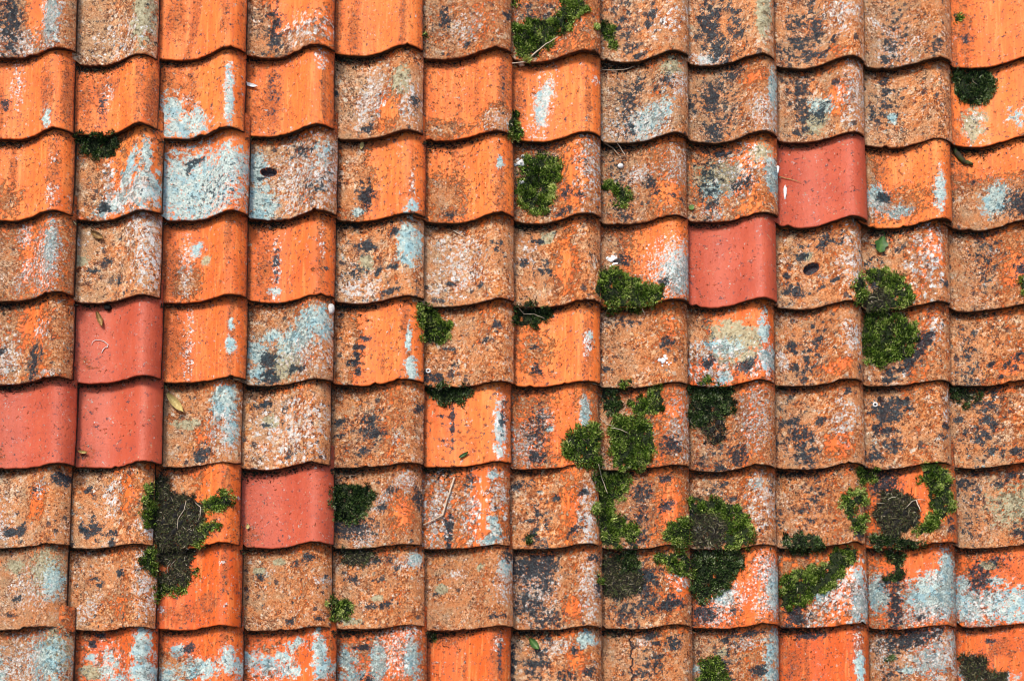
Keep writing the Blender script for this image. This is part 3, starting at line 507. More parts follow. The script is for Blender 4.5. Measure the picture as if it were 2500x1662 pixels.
(8,8):(.8,.5,.4,"tan tile with blue-grey lichen ridge","b.92,.3,.1,.25,0,1.1;b.9,.6,.15,.12,0,1;k.4,.12,.06,.04,0,1;k.65,.08,.15,.04,0,1;p.6,.2,.12,.06,0,1;k.4,.42,.08,.03,0,1;k.75,.55,.08,.06,0,1.2;g.35,.28,.06,.05;b.1,.5,.12,.1,0,.8"),
(8,9):(.04,.95,.1,"burnt-orange tile with blue-dotted ridge streak","b.86,.5,.06,.16,0,1.3;d.86,.3,.06,.4;p.85,.2,.04,.15,0,1;d.32,.5,.025,.5,0,.9;d.15,.4,.2,.4,0,.6;k.4,.07,.15,.04"),
(8,10):(.75,.6,.4,"orange-grey tile with dark slate top band","k.45,.13,.3,.1,10,1.1;b.7,.42,.2,.2,0,.85;p.75,.3,.25,.25,0,1;k.3,.25,.08,.05,0,.8;b.45,.5,.1,.06;p.2,.3,.12,.2,0,.9;b.93,.2,.05,.1"),
(8,11):(.08,.95,.1,"burnt-orange tile in the bottom right corner","d.5,.25,.15,.12,0,.8;b.1,.55,.1,.08,0,1;k.4,.15,.05,.03;b.5,.6,.15,.06,0,.9;k.25,.4,.15,.1,0,.7"),
}
HOLES = {(2, 3): (.21, .40, .085, .05, 0), (3, 9): (.42, .49, .085, .065, 18)}
CHAMFER = {(7,1): 9, (6,3): 15, (7,3): 13, (7,11): 12, (7,7): 9, (6,1): 7}
ORD = ['top', 'second', 'third', 'fourth', 'fifth', 'sixth', 'seventh', 'eighth', 'bottom']
ORDC = ['first', 'second', 'third', 'fourth', 'fifth', 'sixth', 'seventh', 'eighth', 'ninth', 'tenth', 'eleventh', 'twelfth']

TH = 15.0     # tile thickness, mm
GAP = 6.0
PROF = np.array([(-.16, .62), (-.08, .40), (0, .17), (.08, .08), (.18, .015), (.28, 0), (.38, .05), (.48, .20), (.58, .44),
                 (.68, .74), (.76, .94), (.82, 1.0), (.88, .95), (.94, .80), (1.0, .51), (1.05, .2)])


def prof(s):
    """smooth cross-section of the pantile (monotone-ish cubic through the points)"""
    x, y = PROF[:, 0], PROF[:, 1]
    m = np.gradient(y, x)
    i = np.clip(np.searchsorted(x, s) - 1, 0, len(x) - 2)
    h = x[i + 1] - x[i]
    t = np.clip((s - x[i]) / h, 0, 1)
    return ((2*t**3 - 3*t**2 + 1) * y[i] + (t**3 - 2*t**2 + t) * h * m[i]
            + (-2*t**3 + 3*t**2) * y[i + 1] + (t**3 - t**2) * h * m[i + 1])


def plane_xy(px, py, z):
    """point on the real roof at height z above the trough plane that a given photograph position looks at"""
    X, Y = px - 1250.0, 831.0 - py
    k = 1 - z / DIST
    return X * k, FOOT + (Y - FOOT) * k


def link(name, me, mat, label=None, cat=None, group=None, kind=None, loc=(0, 0, 0), rz=0.0):
    ob = bpy.data.objects.new(name, me)
    for m in (mat if isinstance(mat, (list, tuple)) else [mat]):
        me.materials.append(m)
    S.collection.objects.link(ob)
    ob.matrix_world = ROOF @ Matrix.Translation(Vector(loc) * MM) @ Matrix.Rotation(rz, 4, 'Z')
    if label: ob['label'] = label
    if cat: ob['category'] = cat
    if group: ob['group'] = group
    if kind: ob['kind'] = kind
    return ob


def paint(fx, fy, arr, s):
    p = [float(v) for v in s[1:].split(',')]
    cx, cy, rx, ry = p[:4]
    a = math.radians(p[4]) if len(p) > 4 else 0
    st = p[5] if len(p) > 5 else 1.0
    dx, dy = fx - cx, -(fy - cy)
    u = dx * math.cos(a) + dy * math.sin(a)
    v = -dx * math.sin(a) + dy * math.cos(a)
    d = np.sqrt((u / (rx * 1.15))**2 + (v / (ry * 1.15))**2)
    f = np.clip(1.35 - d * .87, 0, 1.1) * st
    k = s[0]
    if k == 'p' and arr['w'].mean() < .25 and st <= 1.0: f = f * .62
    if k == 'c':
        arr['w'] *= (1 - np.clip(f, 0, 1))
        arr['d'] *= (1 - np.clip(f, 0, 1))
    else:
        arr[k][:] = np.maximum(arr[k], f)


bvh_v, bvh_f = [], []
TILES = {}


def make_tile(r, c):
    rng = np.random.RandomState(r * 31 + c * 7 + 3)
    w0, hue, ton, look, pat = SPEC[(r, c)]
    red = w0 < 0
    hcrest = np.clip((TRO[r][c] - CRE[r][c]) * DIST / (831.0 - TRO[r][c] - FOOT), 43, 57)
    left = BORD[r][c - 1] if c else BORD[r][0] - 216
    XL, _ = plane_xy(left, 0, hcrest * .2)
    XR, _ = plane_xy(BORD[r][c], 0, hcrest * .46)
    W = XR - XL
    _, YF = plane_xy(0, TRO[r][c], 0)
    ytop = TRO[r - 1][c] if r else TRO[0][c] - 200
    _, YT = plane_xy(0, ytop, 0)
    Pt = YT - YF
    L = Pt + 55
    mult = 3 if ((r, c) in HOLES or (r, c) == (8, 7)) else 1
    us = np.concatenate([np.linspace(-.13 * W, W - 4, 46 * mult), W - np.array([2.6, 1.4, .6, .15, 0])])
    vs = np.concatenate([[0, .3, .9, 1.8, 3.0], np.linspace(5.5, L, 44 * mult)])
    U, V = np.meshgrid(us, vs)            # rows = v
    ph = rng.rand(8) * 6.28
    # slightly uneven, hand-set clay
    wob = (.8 * np.sin(U / 61 + ph[0]) * np.sin(V / 83 + ph[1]) + .35 * np.sin(U / 19 + ph[2] + V / 47) + .25 * np.sin(V / 17 + ph[3] - U / 31))
    slope = (TH + GAP) / 200.0
    Z = prof(U / W) * hcrest - slope * V + wob
    zb = Z - TH
    # worn front arris and right-hand arris
    rf = 2.6
    fv = np.clip(rf - V, 0, rf)
    Z = Z - (rf - np.sqrt(rf**2 - fv**2))
    fu = np.clip(rf - (W - U), 0, rf)
    Z = Z - (rf - np.sqrt(rf**2 - fu**2)) * .8
    # front edge line: chips and a cut corner
    fo = 1.1 * np.sin(U / 23 + ph[4]) + .45 * np.sin(U / 7.3 + ph[5]) + .3 * np.sin(U / 3.1 + ph[6])
    for _ in range(rng.randint(1, 5)):
        cu, cw = rng.rand() * W, 3 + 5 * rng.rand()
        fo += (.8 + 4.2 * rng.rand()**2) * np.exp(-((U - cu) / cw)**2)
    ch = CHAMFER.get((r, c), 3 + 4 * rng.rand())
    fo += np.clip(ch - U, 0, ch) * .95
    fo += np.clip(U - (W - 5), 0, 5)**2 * .12
    yaw = (rng.rand() - .5) * .016
    VV = V + fo * np.clip(1 - V / 45, 0, 1)
    UU = U + (.5 * np.sin(V / 29 + ph[7]) + .3 * np.sin(V / 6.1 + ph[3])) * np.clip((U - W + 30) / 30, 0, 1)
    fx, fy = U / W, 1 - V / Pt
    A = {k: np.zeros_like(U) for k in 'wbkpdg'}
    A['w'] += max(w0, 0) * .98
    A['t'] = ton + .14 - .62 * np.clip((fx - .25) / .6, 0, 1) + .2 * np.clip((fx - .9) / .08, 0, 1)
    A['w'] -= .22 * np.exp(-((fx - .66) / .14)**2) * (w0 > .3)
    if red:
        A['d'] = np.maximum(A['d'], .30 * np.clip(1 - fx / .22, 0, 1))
        A['d'] = np.maximum(A['d'], .75 * np.clip((.08 - fy) / .08, 0, 1))
    else:
        A['d'] = np.maximum(A['d'], (.18 + .3 * rng.rand()) * np.clip(1.3 - fx / .2, 0, 1))
        A['d'] = np.maximum(A['d'], .25 * np.clip((fx - .86) / .1, 0, 1))
        A['d'] = np.maximum(A['d'], .24 * np.ones_like(U) * (0.2 + rng.rand() * .8))
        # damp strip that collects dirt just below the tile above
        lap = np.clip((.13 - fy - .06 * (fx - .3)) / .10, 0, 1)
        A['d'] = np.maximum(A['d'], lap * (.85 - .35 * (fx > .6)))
        A['d'] = np.maximum(A['d'], 1.1 * np.clip((.045 - fx) / .04, 0, 1))
        A['d'] = np.maximum(A['d'], .9 * np.clip((fx - .965) / .03, 0, 1))
        if w0 > .4:
            A['w'] *= 1 - .5 * np.clip((.12 - fy) / .1, 0, 1)
    for s in pat.split(';'):
        if s:
            paint(fx, fy, A, s)
    # the right-hand side and the upper right of this roof are sootier
    if w0 > .5 and (r, c) != (3, 9) and (c >= 6 and r in (0, 1, 2) or c >= 8 and r >= 3 or c >= 6 and r >= 5):
        x = .2 + .25 * rng.rand()
        paint(fx, fy, A, 'k%.2f,%.2f,.13,.5,%d,%.2f' % (x, .3 + .5 * rng.rand(), rng.randint(-12, 12), .50 + .12 * rng.rand()))
        paint(fx, fy, A, 'k%.2f,%.2f,.10,.12,%d,%.2f' % (rng.rand() * .8, .2 + .7 * rng.rand(), rng.randint(-40, 40), .60 + .2 * rng.rand()))
    if r == 8:
        A['b'] *= .82
    if 0 <= w0 < .2:
        hue = float(np.clip(hue + (rng.rand() - .5) * .35, 0, 1))
    if (r, c) in HOLES:
        hx, hy, ra, rb, an = HOLES[(r, c)]
        a = math.radians(an)
        dx, dy = (fx - hx) * W, -(fy - hy) * Pt
        u = dx * math.cos(a) + dy * math.sin(a)
        v = -dx * math.sin(a) + dy * math.cos(a)
        d = np.sqrt((u / (ra * W))**2 + (v / (rb * Pt))**2)
        f = np.clip((1.06 - d) / .06, 0, 1)
        Z = Z - 14 * f
        for k in 'wbpg':
            A[k] *= 1 - np.clip((1.2 - d) / .08, 0, 1)
        A['k'] = np.maximum(A['k'], 1.9 * np.clip((1.12 - d) / .05, 0, 1))
    if (r, c) == (8, 7):
        path = .335 + .012 * np.sin(fy * 37) + .008 * np.sin(fy * 91 + 1) + .02 * (fy - .3)
        d = np.abs(fx - path) * W
        f = np.clip((1.9 - d) / 1.2, 0, 1)
        Z = Z - 5 * f
        A['k'] = np.maximum(A['k'], 1.7 * f)
        A['w'] *= 1 - f
    nv, nu = U.shape
    verts = np.stack([UU, VV, Z], -1).reshape(-1, 3)
    idx = np.arange(nv * nu).reshape(nv, nu)
    q = [np.stack([idx[:-1, :-1], idx[:-1, 1:], idx[1:, 1:], idx[1:, :-1]], -1).reshape(-1, 4)]
    mk = {k: A[k].reshape(-1) for k in A}
    base = nv * nu
    # front face
    def strip(ring_top, ring_bot, flip, dirt):
        nonlocal verts, base
        n = len(ring_top)
        verts = np.concatenate([verts, ring_top, ring_bot])
        i = base + np.arange(n - 1)
        f = np.stack([i, i + n, i + n + 1, i + 1], -1)
        q.append(f[:, ::-1] if flip else f)
        for k in mk:
            e = np.zeros(2 * n)
            if k == 'd': e += dirt
            if k == 'w': e += .25
            if k == 't': e += .5
            if k == 'g': e[:n] += .28
            mk[k] = np.concatenate([mk[k], e])
        base += 2 * n
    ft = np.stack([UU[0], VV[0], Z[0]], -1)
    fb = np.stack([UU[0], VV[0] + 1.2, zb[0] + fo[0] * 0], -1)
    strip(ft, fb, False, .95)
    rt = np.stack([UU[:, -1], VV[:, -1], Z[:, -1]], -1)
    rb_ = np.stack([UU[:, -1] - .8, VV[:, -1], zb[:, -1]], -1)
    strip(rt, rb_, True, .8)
    # underside
    sel = [0, 5, nv // 2, nv - 1]
    ub = np.stack([UU[sel], VV[sel], zb[sel]], -1)
    ub[0, :, 1] += 1.2
    n = nu
    verts = np.concatenate([verts, ub.reshape(-1, 3)])
    for a_ in range(3):
        i = base + a_ * n + np.arange(n - 1)
        q.append(np.stack([i, i + n, i + n + 1, i + 1], -1))
    for k in mk:
        mk[k] = np.concatenate([mk[k], np.full(4 * n, .6 if k in 'dt' else 0.)])
    # head end
    base += 4 * n
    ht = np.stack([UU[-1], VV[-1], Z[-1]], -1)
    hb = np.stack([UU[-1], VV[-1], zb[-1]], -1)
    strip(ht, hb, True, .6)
    quads = np.concatenate(q)
    nq0 = len(q[0])
    me = bpy.data.meshes.new('clay_pantile')
    me.vertices.add(len(verts))
    me.vertices.foreach_set('co', (verts * MM).astype(np.float32).ravel())
    me.loops.add(len(quads) * 4)
    me.loops.foreach_set('vertex_index', quads.astype(np.int32).ravel())
    me.polygons.add(len(quads))
    me.polygons.foreach_set('loop_start', (np.arange(len(quads)) * 4).astype(np.int32))
    me.polygons.foreach_set('loop_total', np.full(len(quads), 4, np.int32))
    me.polygons.foreach_set('use_smooth', np.ones(len(quads), bool))
    nvt = len(verts)
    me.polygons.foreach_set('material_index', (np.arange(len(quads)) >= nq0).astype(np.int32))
    ca = me.attributes.new('ma', 'FLOAT_COLOR', 'POINT')
    ca.data.foreach_set('color', np.stack([mk['w'], mk['b'], mk['k'], mk['p']], -1).astype(np.float32).ravel())
    cb = me.attributes.new('mb', 'FLOAT_COLOR', 'POINT')
    cb.data.foreach_set('color', np.stack([mk['d'], mk['g'], np.full(nvt, hue), mk['t']], -1).astype(np.float32).ravel())
    me.update(calc_edges=True)
    me.validate()
    z0 = (rng.rand() - .5) * 3.0
    lab = '%s, %s from left in %s row' % (look, ORDC[c], ORD[r])
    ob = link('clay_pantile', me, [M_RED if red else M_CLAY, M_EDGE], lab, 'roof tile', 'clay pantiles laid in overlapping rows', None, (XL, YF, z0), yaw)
    # world-free copy for ray casts (roof-local mm)
    cy, sy = math.cos(yaw), math.sin(yaw)
    lv = np.stack([verts[:, 0] * cy - verts[:, 1] * sy + XL, verts[:, 0] * sy + verts[:, 1] * cy + YF, verts[:, 2] + z0], -1)
    o = len(bvh_v)
    bvh_v.extend(lv.tolist())
    bvh_f.extend((quads + o).tolist())


for r in range(9):
    for c in range(12):
        make_tile(r, c)
TREE = BVHTree.FromPolygons(bvh_v, bvh_f)
EYE = Vector((0, FOOT, DIST))


def hit(px, py):
    """roof-surface point seen at a photograph position, with the surface normal"""
    tgt = Vector((px - 1250.0, 831.0 - py, 0))
    loc, nor, i, d = TREE.ray_cast(EYE, (tgt - EYE).normalized())
    if loc is None:
        return tgt, Vector((0, 0, 1))
    if nor.z < 0: nor = -nor
    return loc, nor


# roof deck under the tiles, closed box, and the ground far below
def box_mesh(name, x0, x1, y0, y1, z0, z1):
    v = [(x, y, z) for z in (z0, z1) for y in (y0, y1) for x in (x0, x1)]
    f = [(0, 2, 3, 1), (4, 5, 7, 6), (0, 1, 5, 4), (2, 6, 7, 3), (0, 4, 6, 2), (1, 3, 7, 5)]
    me = bpy.data.meshes.new(name)
    me.from_pydata([tuple(Vector(p) * MM) for p in v], [], f)
    a = me.attributes.new('tone', 'FLOAT', 'POINT')
    for d in a.data: d.value = .4
    return me


link('roof_deck', box_mesh('roof_deck', -1700, 1700, -1000, 1150, -80, -48), M_DECK, kind='structure')


# ------------------------------------------------------------------ mesh collector with a per-vertex tone
class MB:
    def __init__(s):
        s.v, s.f, s.t, s.mi = [], [], [], []

    def add(s, vs, fs, tones, mi=0):
        o = len(s.v)
        s.v += [tuple(v) for v in vs]
        s.f += [tuple(i + o for i in f) for f in fs]
        s.t += tones if isinstance(tones, list) else [tones] * len(vs)
        s.mi += [mi] * len(fs)

    def tube(s, pts, rads, tone, sides=5, mi=0):
        vs, fs = [], []
        n = len(pts)
        for i, p in enumerate(pts):
            d = (pts[min(i + 1, n - 1)] - pts[max(i - 1, 0)]).normalized()
            a = d.cross(Vector((.31, .2, .93)))
            a = a.normalized() if a.length > 1e-4 else Vector((1, 0, 0))
            b = d.cross(a)
            for k in range(sides):
                t = 6.2832 * k / sides
                vs.append(p + (a * math.cos(t) + b * math.sin(t)) * rads[i])
            if i:
                for k in range(sides):
                    k2 = (k + 1) % sides
                    fs.append(((i - 1) * sides + k, (i - 1) * sides + k2, i * sides + k2, i * sides + k))
        fs.append(tuple(range(sides))[::-1])
        fs.append(tuple((n - 1) * sides + k for k in range(sides)))
        s.add(vs, fs, tone if isinstance(tone, list) else [tone] * len(vs), mi)

    def build(s, name, mats, smooth=False, **kw):
        c = Vector((0, 0, 0))
        for v in s.v: c += Vector(v)
        c /= max(1, len(s.v))
        me = bpy.data.meshes.new(name)
        me.from_pydata([tuple((Vector(v) - c) * MM) for v in s.v], [], s.f)
        a = me.attributes.new('tone', 'FLOAT', 'POINT')
        a.data.foreach_set('value', np.array(s.t, np.float32))
        me.polygons.foreach_set('material_index', np.array(s.mi, np.int32))
        if smooth: me.polygons.foreach_set('use_smooth', np.ones(len(s.f), bool))
        me.update()
        return link(name, me, mats, loc=tuple(c), **kw)


def inside(poly, x, y):
    k = False
    j = len(poly) - 1
    for i in range(len(poly)):
        xi, yi = poly[i]
        xj, yj = poly[j]
        if (yi > y) != (yj > y) and x < (xj - xi) * (y - yi) / (yj - yi) + xi:
            k = not k
        j = i
    return k


def edge_dist(poly, x, y):
    b = 1e9
    bx = by = 0
    for i in range(len(poly)):
        x0, y0 = poly[i - 1]
        x1, y1 = poly[i]
        dx, dy = x1 - x0, y1 - y0
        t = max(0, min(1, ((x - x0) * dx + (y - y0) * dy) / (dx * dx + dy * dy + 1e-6)))
        ex, ey = x0 + t * dx - x, y0 + t * dy - y
        d = math.hypot(ex, ey)
        if d < b: b, bx, by = d, ex, ey
    return b, bx / (b + 1e-6), by / (b + 1e-6)


def ragged(poly, amp=3.2):
    """the drawn outline broken into an uneven, nibbled edge"""
    rnd = random.Random(int(poly[0][0] * 11))
    out = []
    for i in range(len(poly)):
        (x0, y0), (x1, y1) = poly[i - 1], poly[i]
        L = math.hypot(x1 - x0, y1 - y0)
        n = max(1, int(L / 6))
        for k in range(n):
            t = k / n
            e = amp if L > 8 else amp * .4
            out.append((x0 + (x1 - x0) * t + rnd.gauss(0, e * .7), y0 + (y1 - y0) * t + rnd.gauss(0, e * .7)))
    return out


def bump(rx, x, y):
    return math.sin(x / 7.1 + rx) * math.sin(y / 6.3 + rx * 2) + .6 * math.sin(x / 3.7 - rx + y / 5.1)


def mound(mb, poly, hmax, rnd, mi=1, thin=-1.3):
    """low cushion of soil and old growth that follows the tiles"""
    xs = [p[0] for p in poly]
    ys = [p[1] for p in poly]
    st = 4.0
    nx, ny = int((max(xs) - min(xs)) / st) + 3, int((max(ys) - min(ys)) / st) + 3
    ph = rnd.random() * 9
    idx = {}
    vs, ts = [], []
    for j in range(ny):
        for i in range(nx):
            x, y = min(xs) - st + i * st, min(ys) - st + j * st
            d, ex, ey = edge_dist(poly, x, y)
            ins = inside(poly, x, y)
            if not ins and d > st * .75: continue
            if not ins: x, y = x + ex * d, y + ey * d; d = 0
            if bump(ph, x, y) < thin: continue
            p, n = hit(x, y)
            h = hmax * math.sqrt(min(1, d / 16)) * (1 + .4 * bump(ph, x, y)) - (1.5 if d < 2 else 0)
            idx[(i, j)] = len(vs)
            vs.append(p + (n * .4 + Vector((0, 0, .6))) * h)
            ts.append(rnd.random())
    fs = [(idx[(i, j)], idx[(i, j + 1)], idx[(i + 1, j + 1)], idx[(i + 1, j)]) for (i, j) in idx
          if (i + 1, j) in idx and (i, j + 1) in idx and (i + 1, j + 1) in idx]
    # drop faces that bridge a tile edge with a big jump
    fs = [f for f in fs if max(vs[k].z for k in f) - min(vs[k].z for k in f) < 40]
    mb.add(vs, fs, ts, mi)
    return ph


def moss(poly, label, dark=0.0, h=9.0, dens=1.0, stems=0, group='moss clumps growing on the tiles', name='moss_clump'):
    rnd = random.Random(int(poly[0][0] * 7 + poly[0][1]))
    poly = ragged(poly, 4.6)
    h *= .68
    mb = MB()
    ph = mound(mb, poly, h * .55, rnd)
    xs = [p[0] for p in poly]
    ys = [p[1] for p in poly]
    cx, cy = sum(xs) / len(xs), sum(ys) / len(ys)
    area = abs(sum(poly[i - 1][0] * poly[i][1] - poly[i][0] * poly[i - 1][1] for i in range(len(poly)))) / 2
    # growth comes in little sods, each combed its own way
    sods = []
    for _ in range(max(3, int(area / 110))):
        x, y = rnd.uniform(min(xs) - 5, max(xs) + 5), rnd.uniform(min(ys) - 5, max(ys) + 5)
        if inside(poly, x, y) or (edge_dist(poly, x, y)[0] < 7 and rnd.random() < .6):
            sods.append((x, y, rnd.uniform(5, 12), rnd.gauss(0, .20), rnd.uniform(.35, 1.15), rnd.gauss(0, .5), rnd.gauss(0, .5)))
    n = int(area * .46 * dens)
    cnt = 0
    for _ in range(n * 6):
        if cnt >= n: break
        if rnd.random() < .75 and sods:
            sx, sy, sr, st, sh, lx, ly = rnd.choice(sods)
            a, q = rnd.uniform(0, 6.2832), sr * math.sqrt(rnd.random())
            x, y = sx + q * math.cos(a), sy + q * math.sin(a)
            k = q / sr
            dome = math.sqrt(max(0, 1 - k * k)) * sh
            ox, oy = math.cos(a) * k, math.sin(a) * k
            if not inside(poly, x, y) and edge_dist(poly, x, y)[0] > 9: continue
        else:
            x, y = rnd.uniform(min(xs), max(xs)), rnd.uniform(min(ys), max(ys))
            if not inside(poly, x, y): continue
            st, dome, ox, oy, lx, ly = -.18, .25, 0, 0, 0, 0
        cnt += 1
        d, ex, ey = edge_dist(poly, x, y)
        p, nn = hit(x, y)
        hh = h * (.25 + .75 * dome) * min(1, .3 + d / 14)
        p = p + (nn * .4 + Vector((0, 0, .6))) * (hh - .8)
        out = Vector((ex, -ey, 0)) * (.9 * math.exp(-d / 8)) + Vector((ox, -oy, 0)) * 1.1 + Vector((lx, ly, 0))
        dr = (nn * .55 + Vector((0, -.1, .2)) + out + Vector((rnd.gauss(0, .3), rnd.gauss(0, .3), rnd.gauss(0, .2)))).normalized()
        ln = rnd.uniform(4.5, 10.5)
        w = rnd.uniform(.7, 1.3)
        sd = dr.cross(Vector((rnd.uniform(-1, 1), rnd.uniform(-1, 1), rnd.uniform(-.3, .3)))).normalized()
        cv = Vector((rnd.gauss(0, 1), rnd.gauss(0, 1) - .5, -.3)) * ln * .10
        # yellow-green rim blades, the rim's lit highlight put into their tone
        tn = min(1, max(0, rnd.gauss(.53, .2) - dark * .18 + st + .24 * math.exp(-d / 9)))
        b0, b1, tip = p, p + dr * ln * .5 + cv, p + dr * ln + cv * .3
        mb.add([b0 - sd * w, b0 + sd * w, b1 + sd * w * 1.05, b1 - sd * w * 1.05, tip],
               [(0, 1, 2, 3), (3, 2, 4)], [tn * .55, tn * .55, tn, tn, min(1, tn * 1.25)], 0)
    strands(mb, poly, int(stems * 1.5 + area * .012), rnd, h * .7, 2)
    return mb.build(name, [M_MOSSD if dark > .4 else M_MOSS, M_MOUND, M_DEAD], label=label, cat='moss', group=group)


def strands(mb, poly, n, rnd, h, mi, lo=.0, hi=1.0):
    xs = [p[0] for p in poly]
    ys = [p[1] for p in poly]
    cnt = tries = 0
    while cnt < n and tries < n * 12:
        tries += 1
        x, y = rnd.uniform(min(xs), max(xs)), rnd.uniform(min(ys), max(ys))
        if not inside(poly, x, y): continue
        cnt += 1
        d = edge_dist(poly, x, y)[0]
        p, nn = hit(x, y)
        hh = h * math.sqrt(min(1, d / 14)) + rnd.uniform(-.5, 1.8)
        ln = rnd.uniform(5, 15) if rnd.random() < .93 else rnd.uniform(18, 34)
        a = rnd.uniform(0, 6.28)
        k = rnd.gauss(0, .09)
        z = Vector((0, 0, 1)) * hh
        pts = []
        q = p + z
        m = 5
        for i in range(m):
            pts.append(q + Vector((0, 0, math.sin(i / (m - 1) * 3.14) * rnd.uniform(.3, 1.6))))
            a += k * ln / m
            q = q + Vector((math.cos(a), math.sin(a), rnd.uniform(-.1, .1))) * (ln / m)
        rr = rnd.uniform(.45, .95)
        tone = min(hi, max(lo, rnd.betavariate(1.5, 2.1)))
        mb.tube(pts, [rr, rr, rr, rr * .8, rr * .3], tone, 3, mi)


def dead_mat(poly, label, h=5.0, dens=1.0, green=0.0, cat='dead moss'):
    rnd = random.Random(int(poly[0][0] * 5 + poly[0][1] * 3))
    poly = ragged(poly, 7.0)
    mb = MB()
    mound(mb, poly, h, rnd, 1, -.45)
    area = abs(sum(poly[i - 1][0] * poly[i][1] - poly[i][0] * poly[i - 1][1] for i in range(len(poly)))) / 2
    strands(mb, poly, int(area * .30 * dens), rnd, h, 2)
    xs = [p[0] for p in poly]
    ys = [p[1] for p in poly]
    for _ in range(int(area * .10 * dens)):          # living shoots among the dead stems
        x, y = rnd.uniform(min(xs) - 4, max(xs) + 4), rnd.uniform(min(ys) - 4, max(ys) + 4)
        if math.sin(x / 9 + ys[0]) * math.sin(y / 8 + xs[0]) < .15 or edge_dist(poly, x, y)[0] > 5 and not inside(poly, x, y): continue
        p, nn = hit(x, y)
        dr = (nn + Vector((rnd.gauss(0, .8), rnd.gauss(0, .8), 0))).normalized()
        sd = dr.cross(Vector((rnd.uniform(-1, 1), rnd.uniform(-1, 1), .2))).normalized() * rnd.uniform(.7, 1.2)
        b = p + Vector((0, 0, h * rnd.uniform(.3, 1)))
        ln = rnd.uniform(5, 9)
        tn = rnd.uniform(.2, .9)
        mb.add([b - sd, b + sd, b + dr * ln], [(0, 1, 2)], [tn * .6, tn * .6, tn], 0)
    ob = mb.build('dead_moss_mat', [M_MOSSD, M_SOIL, M_DEAD], label=label, cat=cat, group='mats of dead moss and stems')
    return ob


def Z1(*p): return [(x / 2.775, y / 2.775) for x, y in p]
def Z2(*p): return [(825 + x / 2.775, y / 2.775) for x, y in p]
def Z3(*p): return [(1650 + x / 2.775, y / 2.775) for x, y in p]
def Z5(*p): return [(825 + x / 2.775, 540 + y / 2.775) for x, y in p]
def Z6(*p): return [(1650 + x / 2.775, 540 + y / 2.775) for x, y in p]
def Z7(*p): return [(x / 2.775, 1100 + y / 2.775) for x, y in p]
def Z8(*p): return [(825 + x / 2.775, 1100 + y / 2.775) for x, y in p]
def Z9(*p): return [(1650 + x / 2.775, 1100 + y / 2.775) for x, y in p]


moss(Z2((1183,150),(1250,185),(1350,140),(1440,130),(1500,70),(1540,-20),(1650,-20),(1665,50),(1625,110),(1560,215),(1480,240),(1430,300),(1370,360),(1310,405),(1240,390),(1190,330)),
     "long diagonal band of green moss on the top row tile")
moss(Z2((1765,165),(1840,170),(1885,235),(1875,275),(1905,300),(1880,330),(1830,315),(1840,275),(1785,250)), "small moss crescent right of the diagonal moss band in the top row", h=5)
moss(Z2((1178,750),(1215,765),(1232,860),(1258,920),(1240,945),(1195,935),(1155,850)), "narrow moss tuft wedged between two orange tiles in the second row", h=7)
moss(Z2((1270,1075),(1400,1050),(1470,1065),(1515,1120),(1500,1200),(1450,1270),(1450,1370),(1410,1430),(1350,1450),(1270,1400),(1215,1300),(1230,1230),(1270,1190),(1240,1130)),
     "upright moss clump with waisted outline on third row tile")
moss(Z2((1790,1235),(1880,1230),(1940,1260),(1978,1340),(1955,1385),(1870,1408),(1828,1395),(1880,1360),(1895,1330),(1850,1285)), "small C-shaped moss clump in the third row", h=6)
moss(Z3((1885,480),(1960,495),(2050,480),(2150,490),(2150,600),(2090,690),(1980,700),(1900,650),(1880,560)), "dark round moss clump under the upper right tile edge", dark=.5, stems=15)
moss(Z3((1882,105),(1912,120),(1905,160),(1882,155)), "tiny moss tuft at the left side of the top right tile", dark=.3, h=4)
moss(Z1((500,885),(620,910),(790,925),(790,1000),(740,1078),(640,1068),(545,1010)), "dark moss clump under a tile edge near the upper left", dark=.7, stems=12)
moss(Z5((1790,340),(1900,335),(2000,370),(2090,430),(2180,445),(2205,510),(2130,560),(2000,600),(1850,600),(1800,550),(1735,490),(1765,400)),
     "broad green moss clump left of the lower red tile")
moss(Z5((540,572),(640,590),(690,650),(770,710),(740,800),(650,848),(585,810),(575,720),(550,680)), "moss clump on the left of the plain warm tan tile in fifth row", dark=.3)
moss(Z5((1205,580),(1290,555),(1460,620),(1380,690),(1240,708),(1208,690)), "flat dark moss under the edge above a clean orange tile, fifth row", dark=.6, stems=25, h=6)
moss(Z5((610,1125),(720,1098),(900,1150),(880,1210),(830,1238),(700,1228),(625,1180)), "dark moss hanging over the bright orange tile in sixth row", dark=.6, stems=10, h=7)
moss(Z5((1908,1090),(1980,1065),(2002,1090),(1960,1122),(1912,1118)), "small moss tuft on the front edge of the dropping-marked tile", dark=.3, h=5)
moss(Z5((1785,1150),(1880,1150),(1900,1240),(1870,1320),(1790,1300)), "thin dark moss in upper left corner of the mossiest sixth row tile", dark=.7, h=5, stems=25)
moss(Z5((1990,1220),(2090,1190),(2100,1140),(2200,1130),(2215,1210),(2190,1290),(2120,1312),(2010,1290)), "moss lobe at upper middle of the mossiest sixth row tile", dark=.2, h=6)
moss([(1499,1017),(1542,1014),(1582,1034),(1600,1073),(1598,1105),(1582,1130),(1546,1150),(1512,1150),(1499,1120),(1490,1070)], "large upright moss clump in the sixth row, crossing the edge below")
moss([(1373,1095),(1387,1066),(1416,1048),(1452,1030),(1464,1045),(1465,1136),(1419,1134),(1387,1118)], "yellow-green moss triangle on the lower right corner of a tile", h=8)
moss(Z8((1735,150),(1900,150),(1970,200),(1960,300),(1880,330),(1850,400),(1940,480),(2050,540),(2030,600),(1900,600),(1900,650),(1790,640),(1760,520),(1740,450),(1760,330)),
     "long moss strip running down the seam in the seventh row", dark=.2, h=6)
